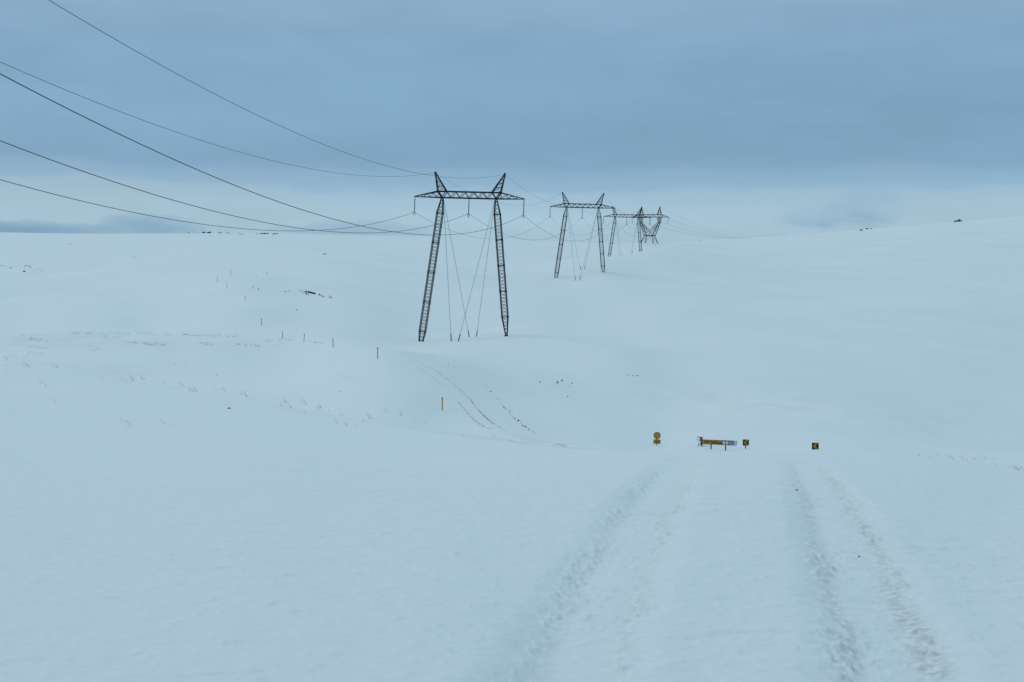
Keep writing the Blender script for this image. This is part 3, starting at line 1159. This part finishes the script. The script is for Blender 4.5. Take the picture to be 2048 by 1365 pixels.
# ------------------------------------------------------------------ signs
def text_mesh(body, size, mat, name, parent, loc, bold=0.0, sx=1.0):
    cu = bpy.data.curves.new(name, 'FONT')
    cu.body = body
    cu.size = size
    cu.extrude = 0.002
    cu.offset = bold
    cu.align_x = 'CENTER'
    cu.align_y = 'CENTER'
    tmp = bpy.data.objects.new(name, cu)
    COL.objects.link(tmp)
    dg = bpy.context.evaluated_depsgraph_get()
    dg.update()
    me_ = bpy.data.meshes.new_from_object(tmp.evaluated_get(dg))
    bpy.data.objects.remove(tmp)
    me_.transform(Matrix.Translation(loc) @ Matrix.Rotation(math.pi / 2, 4, 'X') @ Matrix.Diagonal((sx, 1, 1, 1)))
    me_.materials.clear()
    me_.materials.append(mat)
    o = bpy.data.objects.new(name, me_)
    COL.objects.link(o)
    o.parent = parent
    return o


def disc(cx, cz, r, n=40):
    return [(cx + r * math.cos(2 * math.pi * i / n), cz + r * math.sin(2 * math.pi * i / n)) for i in range(n)]


def post(parent, x, y, z0, z1, w=0.07):
    m = MB()
    m.bar((x, y, z0), (x, y, z1), w, n=10)
    return m.build('post', M_POST, parent, True)


# round warning sign with its plate
DS = 124.0
S1 = DS / FPX
base = hit(1313.4, 891, 90)
c1 = at(1314.2, 871.6, base.y)
c2 = at(1314.0, 883.6, base.y)
s1 = base.y / FPX
rs = empty('round_road_sign', base)
tag(rs, 'round yellow prohibition sign with dark red rim above a small yellow plate', 'road sign')
post(rs, 0, 0.05, -0.6, c1.z - base.z + 0.1, 0.075)
m = MB()
cx, cz = c1.x - base.x, c1.z - base.z
m.prism(disc(cx, cz, 7.1 * s1), -0.01, 0.012)
fo = m.build('sign_rim', M_RED, rs)
m = MB()
m.prism(disc(cx, cz, 6.0 * s1), -0.016, -0.0105)
m.build('sign_face', M_SIGNY, rs)
m = MB()
cx, cz = c2.x - base.x, c2.z - base.z
w_, h_ = 7.0 * s1, 4.1 * s1
m.prism([(cx - w_, cz - h_), (cx + w_, cz - h_), (cx + w_, cz + h_), (cx - w_, cz + h_)], -0.008, 0.012)
pl = m.build('sign_plate', M_BLACK, rs)
m = MB()
w2_, h2_ = w_ - 0.9 * s1, h_ - 0.9 * s1
m.prism([(cx - w2_, cz - h2_), (cx + w2_, cz - h2_), (cx + w2_, cz + h2_), (cx - w2_, cz + h2_)], -0.014, -0.0085)
m.build('plate_face', M_SIGNY, pl)
m = MB()                                                # two worn, unreadable rows of marks
for zz, n_, x0 in ((0.9, 6, -4.2), (-1.5, 7, -4.6)):
    for i in range(n_):
        xx = x0 + i * 1.4
        hh = random.choice((0.55, 0.75, 0.9))
        m.prism([(cx + xx * s1, cz + (zz - hh) * s1), (cx + (xx + 0.9) * s1, cz + (zz - hh) * s1), (cx + (xx + 0.9) * s1, cz + (zz + hh) * s1), (cx + xx * s1, cz + (zz + hh) * s1)], -0.018, -0.0145)
m.build('worn_marks', M_RED, pl)


# chevron boards
def chevron(px, py, dmin, wpx, hpx, tilt, cpx, cpy, label, post_on):
    g0 = hit(px, py, dmin)
    c = at(cpx, cpy, g0.y)
    s_ = g0.y / FPX
    t_ = empty('chevron_sign', g0)
    tag(t_, label, 'road sign', 'chevron boards on the bend')
    cz = c.z - g0.z
    cx = c.x - g0.x
    w, h = wpx * s_ / 2, hpx * s_ / 2
    post(t_, 0, 0.045, -0.6, cz + h * 0.6, 0.085)

    def rot(pts):
        k = math.radians(tilt)
        return [(cx + x * math.cos(k) - z * math.sin(k), cz + x * math.sin(k) + z * math.cos(k)) for x, z in pts]
    m = MB()
    r = 0.03
    m.prism(rot([(-w + r, -h), (w - r, -h), (w, -h + r), (w, h - r), (w - r, h), (-w + r, h), (-w, h - r), (-w, -h + r)]), -0.006, 0.012)
    m.build('board', M_BLACK, t_)
    m = MB()
    q = w * 2
    arrow = [(-0.36 * q, 0.0), (0.10 * q, h * 0.94), (0.36 * q, h * 0.94), (0.36 * q, h * 0.80), (0.02 * q, 0.0), (0.36 * q, -h * 0.86), (0.36 * q, -h * 0.94), (0.08 * q, -h * 0.94)]
    # two mirrored halves keep the arrow faces convex
    up = [(-0.34 * q, 0), (0.0 * q, 0), (0.40 * q, h * 0.95), (0.06 * q, h * 0.95)]
    dn = [(-0.34 * q, -0.0005), (0.06 * q, -h * 0.95), (0.40 * q, -h * 0.95), (0.0 * q, -0.0005)]
    m.prism(rot(up), -0.011, -0.0065)
    m.prism(rot(dn), -0.011, -0.0065)
    m.build('arrow', M_SIGNY, t_)
    return t_


chevron(1491.2, 898, 90, 12.2, 12.4, 1.8, 1491.7, 885.6, 'black chevron sign with yellow left-pointing arrow beside the direction board', True)
chevron(1631, 899.5, 90, 13.6, 13.6, 3.0, 1630.6, 892.6, 'black and yellow chevron sign standing alone at far right, its foot sunk in snow', False)

# direction board: yellow place name, white road number and distance
gb = hit(1436, 900, 90)
Lp, Rp = at(1402.6, 884.0, gb.y + 0.4), at(1473.3, 887.0, gb.y - 0.4)
ds = empty('direction_sign', gb, math.atan2(Rp.y - Lp.y, Rp.x - Lp.x))
tag(ds, 'long direction board with yellow pointed left end and white right end on two posts', 'road sign')
Lb = (Rp - Lp).length
hb = 4.9 * gb.y / FPX
u0 = (Rp - Lp).normalized()
mid = (Lp + Rp) / 2 - gb
cx0 = mid.x * math.cos(-ds.rotation_euler.z) - mid.y * math.sin(-ds.rotation_euler.z)
cy0 = mid.x * math.sin(-ds.rotation_euler.z) + mid.y * math.cos(-ds.rotation_euler.z)
cz0 = mid.z
tl = (Rp.z - Lp.z) / 2


def onb(f, v):                                           # f -1..1 along, v -1..1 up -> board x, z
    return (cx0 + f * Lb / 2, cz0 + f * tl + v * hb)


def bpoly(pts, y0, y1, name, mat, parent):
    m = MB()
    m.prism([onb(f, v) for f, v in pts], cy0 + y0, cy0 + y1)
    return m.build(name, mat, parent)


for f in (-0.44, 0.38):
    x_, z_ = onb(f, 0)
    post(ds, x_, cy0 + 0.06, -0.9, z_, 0.095)
brd = bpoly([(-1.0, 0), (-0.94, -0.98), (0.98, -0.98), (1, -0.85), (1, 0.85), (0.98, 0.98), (-0.94, 0.98)], -0.01, 0.02, 'board', M_BLACK, ds)
yf = bpoly([(-0.955, 0), (-0.925, -0.76), (-0.88, -0.84), (0.17, -0.84), (0.17, 0.84), (-0.88, 0.84), (-0.925, 0.76)], -0.015, -0.0105, 'yellow_panel', M_SIGNY, ds)
sh = [(0.19, 0), (0.215, -0.55), (0.26, -0.72), (0.49, -0.72), (0.53, -0.55), (0.56, 0), (0.53, 0.55), (0.49, 0.72), (0.26, 0.72), (0.215, 0.55)]
wf = bpoly(sh, -0.015, -0.0105, 'road_number_panel', M_SIGNW, ds)
df = bpoly([(0.60, -0.74), (0.93, -0.74), (0.96, 0), (0.93, 0.74), (0.60, 0.74)], -0.015, -0.0105, 'distance_panel', M_SIGNW, ds)
xx, zz = onb(-0.36, -0.02)
text_mesh('109 Selfoss', hb * 1.5, M_BLACK, 'place_name', yf, (xx, cy0 - 0.017, zz), 0.007, 1.12)
xx, zz = onb(0.375, -0.02)
text_mesh('1', hb * 1.65, M_BLACK, 'road_number', wf, (xx, cy0 - 0.017, zz), 0.008)
xx, zz = onb(0.735, -0.02)
text_mesh('20', hb * 1.6, M_BLACK, 'distance', df, (xx, cy0 - 0.017, zz), 0.008, 1.1)
for i in range(9):                                       # wind-plastered snow on the right end
    f = 0.97 - 0.14 * (i % 3) * random.random()
    v = (-0.85, 0.82, 0.2, -0.3, 0.9, -0.9, 0.55, -0.6, 0.0)[i]
    if f < 0.90 and abs(v) < 0.7:
        f = 0.95
    r_ = random.uniform(0.03, 0.055)
    x_, z_ = onb(f, v)
    m = MB()
    m.prism([(x_ + r_ * random.uniform(0.6, 1.3) * math.cos(k), z_ + r_ * random.uniform(0.4, 0.9) * math.sin(k)) for k in np.linspace(0, 2 * math.pi, 8)[:-1]],
            cy0 - 0.03 - i * 0.0005, cy0 - 0.0165 - i * 0.0003)
    m.build('snow_crust', M_PLAST, ds)

# second pair of boards, seen almost edge-on
ge = hit(1404, 894, 90)
es = empty('direction_sign', ge)
tag(es, 'snow-plastered pair of stacked direction boards seen nearly edge-on, left of the long board', 'road sign')
k_ = ge.y / FPX
near, far_ = at(1404.6, 883.4, ge.y) - ge, at(1393.8, 883.6, ge.y + 2.3) - ge
vdir = (far_ - near)
Lr = vdir.xy.length
es.rotation_euler = (0, 0, math.atan2(vdir.y, vdir.x))
sl = vdir.z / Lr
mx = Matrix.Rotation(-es.rotation_euler.z, 4, 'Z')
n0 = mx @ near
for k, (zc, top) in enumerate(((4.5, True), (-4.6, False))):
    m = MB()
    hh = 4.4 * k_
    z0 = n0.z + zc * k_
    tip_z = z0 - 0.9 * hh if top else z0 + 0.9 * hh
    ol = [(n0.x, z0 - hh), (n0.x + Lr * 0.25, z0 - hh + (0 if top else 0.25 * hh)), (n0.x + Lr, tip_z - 0.1 * hh + (0.0 if top else 0.0)), (n0.x + Lr, tip_z + 0.1 * hh), (n0.x + Lr * 0.25, z0 + hh - (0.35 * hh if top else 0)), (n0.x, z0 + hh)]
    ol = [(n0.x, z0 - hh), (n0.x + Lr * 0.8, z0 - hh * 0.95 + (0 if top else 0.7 * hh)), (n0.x + Lr, z0 - (0.9 if top else -0.2) * hh), (n0.x + Lr, z0 + (0.05 if top else 0.95) * hh), (n0.x + Lr * 0.9, z0 + (0.25 if top else 0.95) * hh), (n0.x, z0 + hh)]
    m.prism(ol, n0.y - 0.02, n0.y + 0.02)
    bo = m.build('board', M_BLACK, es)
    # crust on the face turned to the camera (and a little less on the back)
    for sgn in (-1, 1):
        ya, yb = (n0.y + sgn * 0.0225, n0.y + sgn * 0.05)
        if top:
            pts = [(n0.x + Lr * 0.36, z0 - hh * 0.9), (n0.x + Lr * 0.9, z0 - hh * 0.85), (n0.x + Lr * 0.93, z0 - 0.05 * hh), (n0.x + Lr * 0.62, z0 + 0.30 * hh), (n0.x + Lr * 0.42, z0 + 0.2 * hh)]
        else:
            pts = [(n0.x + Lr * 0.30, z0 - hh * 0.55), (n0.x + Lr * 0.50, z0 - hh * 0.4), (n0.x + Lr * 0.9, z0 + hh * 0.2), (n0.x + Lr * 0.92, z0 + hh * 0.9), (n0.x + Lr * 0.22, z0 + hh * 0.9)]
        m = MB()
        m.prism(pts, min(ya, yb), max(ya, yb))
        m.build('snow_crust', M_PLAST, bo)
for f in (0.06, 0.62):
    post(es, n0.x + Lr * f, n0.y + 0.0, -1.2, n0.z + 4.0 * k_ - f * 6 * k_, 0.07)

# ------------------------------------------------------------------ stones
def rock_mesh(seed, flat):
    r_ = np.random.RandomState(seed)
    bm = bmesh.new()
    bmesh.ops.create_icosphere(bm, subdivisions=3, radius=1.0)
    offs = r_.rand(3) * 40
    planes = [(Vector(r_.normal(size=3)).normalized(), r_.uniform(0.55, 0.85)) for _ in range(9)]
    for v in bm.verts:
        p = v.co.copy()
        for nrm, dd in planes:
            ov = p.dot(nrm) - dd
            if ov > 0:
                p -= nrm * ov * 0.9
        q = np.array([p.x, p.y, p.z]) * 1.7 + offs
        n_ = float(fbm(np.array([q[0] + q[2] * 0.6]), np.array([q[1] - q[2] * 0.8]), 3)[0])
        p *= 1 + 0.22 * n_
        p.z *= flat
        v.co = p
    me_ = bpy.data.meshes.new('rock')
    bm.to_mesh(me_)
    bm.free()
    me_.materials.append(M_ROCK)
    return me_


RM = [rock_mesh(s_, f_) for s_, f_ in ((1, 0.8), (2, 0.6), (3, 0.9), (4, 0.7), (5, 0.55), (6, 0.75))]


def rocks(items, ox, oy, sc_, label, group, dmin, tall=0.7, minpx=0.9, cat='rock'):
    for it in items:
        x, y, w = it[:3]
        h = it[3] if len(it) > 3 else w * tall
        px, py = ox + x / sc_, oy + y / sc_
        wp, hp_ = max(w / sc_, minpx), max(h / sc_, minpx * 0.8)
        hp_ *= 1.45
        p = hit(px, py + hp_ * 0.4, dmin)
        s_ = p.y / FPX
        o = bpy.data.objects.new('rock', random.choice(RM))
        COL.objects.link(o)
        o.location = p + Vector((0, 0, hp_ * s_ * 0.25))
        o.rotation_euler = (random.uniform(-0.25, 0.25), random.uniform(-0.25, 0.25), random.uniform(0, 6.28))
        o.scale = (wp * s_ * 0.60, wp * s_ * 0.5, hp_ * s_ * 0.78)
        tag(o, it[4] if len(it) > 4 else label, cat, group)


rocks([(75, 160, 25), (155, 155, 10), (212, 152, 12), (260, 170, 18), (295, 180, 10), (338, 165, 14), (385, 155, 55, 24), (440, 158, 22), (480, 155, 50, 30), (515, 152, 40, 26),
       (700, 158, 26), (742, 158, 24), (860, 168, 35, 14), (895, 170, 28, 14), (945, 185, 18), (700, 195, 10), (722, 197, 10), (1000, 172, 8), (1040, 177, 8), (1105, 180, 30, 8),
       (1160, 188, 40, 14), (1205, 198, 15)], 370, 450, 10.24, 'small dark rock in the left part of the row along the far left skyline', 'rocks along the left skyline', 400)
rocks([(1475, 185, 22), (1515, 180, 18), (1560, 178, 36, 18), (1590, 176, 30, 20), (1630, 178, 40, 24), (1675, 176, 40, 16), (1705, 178, 30, 14), (1805, 183, 30, 16), (1835, 186, 40, 20),
       (1885, 180, 34, 16), (1800, 222, 8)], 370, 450, 10.24, 'small dark rock in the right part of the row along the far left skyline', 'rocks at the right end of the left skyline row', 400)
rocks([(10, 190, 26), (50, 188, 30), (95, 197, 22), (128, 212, 20), (330, 255, 35), (375, 283, 35), (875, 200, 45), (965, 212, 26), (1005, 230, 42), (1070, 262, 30), (830, 235, 15),
       (850, 280, 12), (1130, 375, 26), (1250, 350, 30), (1335, 285, 30), (1410, 350, 35), (1460, 395, 25), (1215, 500, 22)], 0, 520, 17.07,
      'small dark rock showing through snow on the far left slope at the picture edge', 'rocks on the far left slope', 300, 0.6)
rocks([(828, 393, 80, 34)], 0, 520, 17.07, 'darkest and largest rock of the scatter on the far left slope', None, 300)
rocks([(187, 230, 42, 26, 'left one of two dark stones left of the rock outcrop'), (320, 213, 45, 26, 'right one of two dark stones left of the rock outcrop')], 560, 570, 17.07, '', None, 250)
rocks([(880, 242, 90, 30), (935, 218, 90, 22), (1000, 245, 90, 34), (1075, 265, 120, 52), (1150, 285, 100, 50), (1195, 300, 60, 34), (965, 272, 60, 36), (895, 308, 44, 46), (965, 348, 50, 12)],
      560, 570, 17.07, 'jagged black rock in the largest outcrop on the left slope', 'rocks of the black outcrop', 250)
rocks([(680, 205, 35, 24), (765, 200, 30, 16), (800, 262, 60, 10)], 560, 570, 17.07, 'thin grey rock sliver at the left end of the black outcrop', 'slivers left of the outcrop', 250)
rocks([(1350, 335, 60, 35), (1400, 360, 35, 30), (1440, 382, 50, 14), (1490, 398, 70, 14), (1680, 378, 30, 24), (1690, 430, 60, 20), (1725, 405, 24, 20), (1755, 440, 40, 35)],
      560, 570, 17.07, 'dark rock trailing down right from the black outcrop', 'rocks right of the outcrop', 250)
rocks([(553, 364, 14, 8), (562, 372, 12, 8), (578, 364, 8, 4), (612, 341, 24, 10), (650, 348, 20, 4)], 1600, 380, 4.57, 'dark rock in the small pair of patches low on the right skyline', 'rocks low on the right skyline', 500)
rocks([(1413, 276, 11, 11), (1427, 274, 11, 17), (1442, 270, 13, 22), (1457, 270, 12, 20), (1447, 282, 12, 8), (1473, 274, 10, 12), (1482, 270, 6, 5), (1462, 290, 8, 6), (1425, 295, 8, 5), (1402, 297, 7, 4)],
      1600, 380, 4.57, 'dark boulder of the pile standing up on the far right skyline', 'boulders on the right skyline', 500, 0.8)
rocks([(460, 187, 14), (487, 187, 12), (468, 215, 28, 24), (448, 243, 14), (497, 225, 8), (547, 182, 26), (390, 275, 12), (715, 232, 20), (683, 277, 14)], 1060, 740, 8.533,
      'dark stone in the loose cluster on the slope right of the far track', 'stones in the cluster on the middle slope', 110)
rocks([(172, 208, 20, 14, 'single dark stone just left of the stone cluster on the middle slope'), (643, 455, 18, 14, 'single dark stone below the stone cluster on the middle slope'),
       (2008, 370, 8, 7, 'tiny dark stone below the three stones in a row')], 1060, 740, 8.533, '', None, 110)
rocks([(1683, 97, 14, 11, 'leftmost and smallest of three dark stones in a level row'), (1757, 100, 18, 15, 'middle one of three dark stones in a level row'),
       (1832, 100, 18, 15, 'rightmost of three dark stones in a level row')], 1060, 740, 8.533, '', None, 110)
rocks([(883, 350, 8), (883, 380, 7), (930, 427, 13), (970, 470, 5), (1002, 503, 10), (1020, 523, 6), (1040, 555, 6), (1052, 572, 10), (1064, 590, 13), (1078, 606, 8), (1100, 615, 6), (1122, 628, 8), (1118, 642, 10),
       (1135, 664, 8), (1150, 680, 8), (1165, 695, 8), (1178, 704, 14), (1212, 722, 16), (1203, 735, 9), (1235, 748, 8), (1250, 777, 10), (1262, 778, 12), (1275, 783, 8), (1290, 788, 16), (1318, 812, 12),
       (1320, 822, 8), (1345, 832, 7), (1368, 842, 12), (1386, 856, 6), (1237, 650, 6), (1226, 640, 5)], 800, 700, 5.12,
      'dark stone in the long slanting row along the right edge of the far track', 'stones along the edge of the far track', 95, 0.75)
rocks([(497, 152, 7, 6, 'left one of two tiny stones above the bend of the far track'), (553, 172, 6, 5, 'right one of two tiny stones above the bend of the far track')], 800, 700, 5.12, '', None, 95)
rocks([(432, 222, 9, 7, 'upper left of two tiny stones between the far stakes and the outcrop'), (478, 240, 9, 7, 'lower right of two tiny stones between the far stakes and the outcrop'),
       (465, 134, 5, 4, 'tiny stone near the farthest faint stake'), (793, 410, 8, 7, 'tiny stone on the slope below the black outcrop'),
       (138, 942, 7, 6, 'tiny stone alone in the snow dip left of the stakes'), (1148, 1077, 8, 7, 'tiny stone alone in the snow below the stakes')], 400, 520, 4.096, '', None, 115)
rocks([(235, 1215, 30, 8, 'flat black stone lying in the snow among the grass blades')], 400, 520, 4.096, '', None, 20)
rocks([(1068, 1018, 14, 8, 'small stone under the left legs of the four-legged pylon'), (1240, 1050, 12, 9, 'left one of two stones below the four-legged pylon'),
       (1272, 1055, 18, 14, 'right one of two stones below the four-legged pylon')], 1190, 390, 10.5, '', None, 450)
rocks([(1110, 348, 15), (1140, 350, 14), (1185, 350, 15), (1235, 350, 36, 16), (980, 465, 20, 6), (1100, 485, 12), (1330, 465, 18, 8)], 1000, 460, 17.07,
      'tiny dark rock on the far slope between the first two pylons', 'rocks between the first two pylons', 450)
rocks([(1890, 377, 8, 4), (1905, 375, 8, 4), (1898, 381, 5, 3)], 0, 380, 2.926, 'tiny rock in the speck on the slope left of the nearest pylon', 'specks left of the nearest pylon', 400)
rocks([(400, 317, 8, 2), (412, 319, 7, 2)], 0, 380, 2.926, 'faint thin rock just under the far left skyline', 'faint rocks under the left skyline', 400)
rocks([(775, 394, 9, 2), (795, 396, 9, 2)], 0, 380, 2.926, 'faint thin rock on the open slope below the left skyline', 'faint rocks on the open slope', 400)
rocks([(1593.5, 980, 5, 1.7, 'small dark stone beside the start of the right wheel rut'), (1718, 1113.5, 3.2, 1.9, 'small dark stone in the middle of the right wheel rut')], 0, 0, 1.0, '', None, 4)
rocks([(1399, 477.8, 1.6, 1.3, 'tiny stone on the skyline right of the four-legged pylon')], 0, 0, 1.0, '', None, 450)


# ------------------------------------------------------------------ loose gravel on the far track and bare ridge lines
def gravel(lines, dmin, name, dens, size):
    m = MB()
    for pts, scx, ox, oy, wid, dn in lines:
        P3 = [hit(ox + x / scx, oy + y / scx, dmin) for x, y in pts]
        for a_, b_ in zip(P3[:-1], P3[1:]):
            L_ = (b_ - a_).length
            n = int(L_ * dens * dn)
            for i in range(n):
                f = random.random()
                p = a_.lerp(b_, f)
                if perlin(np.array([p.x * 0.5 + 3]), np.array([p.y * 0.25]))[0] < -0.25 and random.random() < 0.6:
                    continue
                x, y = p.x + random.gauss(0, wid), p.y + random.gauss(0, wid)
                z = h1(x, y)
                s_ = size * random.uniform(0.5, 1.5)
                a0 = random.random() * 3
                vs = [(x + s_ * math.cos(a0 + k * 1.257) * random.uniform(0.7, 1.2), y + s_ * math.sin(a0 + k * 1.257) * random.uniform(0.7, 1.2), z - 0.05) for k in range(5)]
                vs.append((x, y, z + s_ * 0.55))
                m.add(vs, [(k, (k + 1) % 5, 5) for k in range(5)])
    o = m.build(name, M_GRAVEL)
    tag(o, kind='stuff')
    return o


g1 = gravel([([(130, 112), (243, 160), (365, 210), (480, 300), (600, 395), (715, 500)], 5.12, 800, 700, 0.07, 0.75),
             ([(715, 500), (800, 615), (880, 695), (965, 762)], 5.12, 800, 700, 0.05, 1.6),
             ([(965, 762), (1090, 830)], 5.12, 800, 700, 0.12, 0.5),
             ([(165, 175), (260, 235), (345, 290), (440, 370)], 5.12, 800, 700, 0.08, 0.5),
             ([(580, 515), (640, 585), (700, 655), (780, 735), (850, 785), (950, 815)], 5.12, 800, 700, 0.08, 0.8),
             ([(0, 35), (110, 50), (300, 95), (380, 110)], 5.12, 800, 700, 0.12, 0.35),
             ([(1050, 910), (1200, 950), (1380, 985)], 5.12, 800, 700, 0.2, 0.5)], 75, 'gravel', 42.0, 0.036)
tag(g1, 'thin dark gravel showing in the wheel lines of the far track', 'gravel')
g2 = gravel([([(1565, 970), (1640, 968), (1700, 990), (1760, 1000), (1830, 1015), (1920, 1022), (1990, 1026)], 5.12, 800, 700, 0.22, 2.6)], 45, 'gravel', 5.0, 0.045)
tag(g2, 'short dark streak of gravel on the snow edge left of the signs', 'gravel')
g3 = gravel([([(888, 672), (930, 676), (965, 682), (1000, 688)], 4.096, 400, 520, 0.18, 1.6), ([(700, 652), (725, 655), (760, 661)], 4.096, 400, 520, 0.2, 0.9)], 140, 'gravel', 5.0, 0.06)
tag(g3, 'dark bare line of earth along the crest between the stakes', 'gravel')


# ------------------------------------------------------------------ dry grass poking through the snow
def blades(m, p, n, spread, hgt, wid, lean):
    hgt, wid, spread = hgt * p.y / FPX, wid * p.y / FPX, spread * p.y / FPX
    for i in range(n):
        x, y = p.x + random.gauss(0, spread), p.y + random.gauss(0, spread)
        z = h1(x, y) - 0.02
        h = hgt * random.uniform(0.4, 1.2)
        ln = lean * random.uniform(0.5, 1.4)
        bx = -h * ln
        by = h * random.uniform(-0.3, 0.3)
        w = wid * random.uniform(0.7, 1.3)
        pts = [Vector((x, y, z)), Vector((x + bx * 0.35, y + by * 0.3, z + h * 0.55)), Vector((x + bx * 0.8, y + by * 0.7, z + h * 0.9)), Vector((x + bx * 1.3, y + by, z + h * 0.98))]
        vs = []
        for k, q in enumerate(pts):
            ww = w * (1, 0.9, 0.65, 0.2)[k]
            vs += [q + Vector((-ww / 2, 0, 0)), q + Vector((ww / 2, 0, 0.0)), q + Vector((0, ww * 0.5, 0))]
        fs = []
        for k in range(3):
            for j in range(3):
                fs.append((k * 3 + j, k * 3 + (j + 1) % 3, (k + 1) * 3 + (j + 1) % 3, (k + 1) * 3 + j))
        m.add(vs, fs)


m = MB()
GL = [(60, 738, 5), (110, 736, 10), (50, 733, 6), (330, 770, 5), (265, 763, 6), (285, 760, 8), (255, 765, 5), (320, 779, 3), (370, 775, 7), (385, 785, 8), (350, 778, 4), (365, 768, 5), (392, 784, 6), (445, 782, 8), (435, 782, 4), (490, 795, 6),
      (480, 790, 4), (575, 805, 8), (583, 818, 9), (570, 815, 7), (610, 808, 6), (620, 812, 5), (605, 828, 6), (640, 817, 12), (650, 824, 8), (683, 824, 4), (690, 833, 7), (672, 848, 6), (690, 852, 6), (740, 838, 10), (733, 845, 6), (777, 827, 4), (808, 833, 9),
      (720, 855, 4), (830, 842, 4), (850, 850, 4), (80, 768, 4), (90, 775, 3), (205, 760, 3), (100, 805, 3), (250, 845, 5), (258, 852, 8), (262, 857, 6), (325, 850, 4), (330, 848, 4), (355, 852, 3), (385, 844, 2), (460, 812, 3), (475, 855, 3), (20, 745, 3), (10, 722, 4), (885, 868, 3), (935, 873, 4), (990, 877, 5)]
for px, py, n in GL:
    blades(m, hit(px, py, 15), max(1, int(n * 0.55)), 5.0, random.uniform(7, 14), 0.42, 0.75)
o = m.build('dry_grass', M_GRASS)
tag(o, 'sparse dry grass blades leaning left along the foreground snow crest', 'grass', kind='stuff')
m = MB()
for px, py, n in [(1810, 914, 3), (1840, 914, 6), (1860, 916, 6), (1905, 917, 9), (1915, 922, 8), (1925, 916, 6), (1937, 924, 9), (1948, 918, 7), (1955, 922, 6), (1965, 922, 6), (1975, 919, 7), (1985, 921, 6), (2030, 938, 12), (2036, 941, 14), (2042, 937, 8), (2046, 941, 8), (1990, 934, 4), (1880, 912, 3)]:
    blades(m, hit(px, py, 15), max(1, int(n * 0.5)), 4.0, random.uniform(6, 11), 0.36, 0.8)
o = m.build('dry_grass', M_GRASS)
tag(o, 'sparse dry grass blades on the snow edge at the right picture border', 'grass', kind='stuff')
m = MB()
for (x0, y0, x1, y1, n) in [(20, 670, 110, 672, 14), (60, 678, 95, 686, 26), (40, 690, 100, 700, 18), (60, 708, 95, 712, 12), (0, 715, 60, 712, 16), (130, 668, 300, 668, 46), (255, 686, 330, 692, 46), (180, 695, 200, 697, 5), (300, 668, 480, 675, 50),
                            (400, 688, 425, 690, 16), (455, 690, 520, 694, 26), (520, 684, 565, 681, 12), (200, 674, 250, 676, 10), (675, 752, 760, 765, 7), (340, 727, 370, 729, 6), (180, 703, 200, 700, 4)]:
    for i in range(n):
        f = random.random()
        blades(m, hit(x0 + (x1 - x0) * f, y0 + (y1 - y0) * f + random.gauss(0, 1.5), 120), random.randint(1, 3), 3.5, 2.8, 0.40, 0.9)
o = m.build('dry_grass', M_GRASS)
tag(o, 'brown grass stubble along the far rise behind the foreground crest', 'grass', kind='stuff')
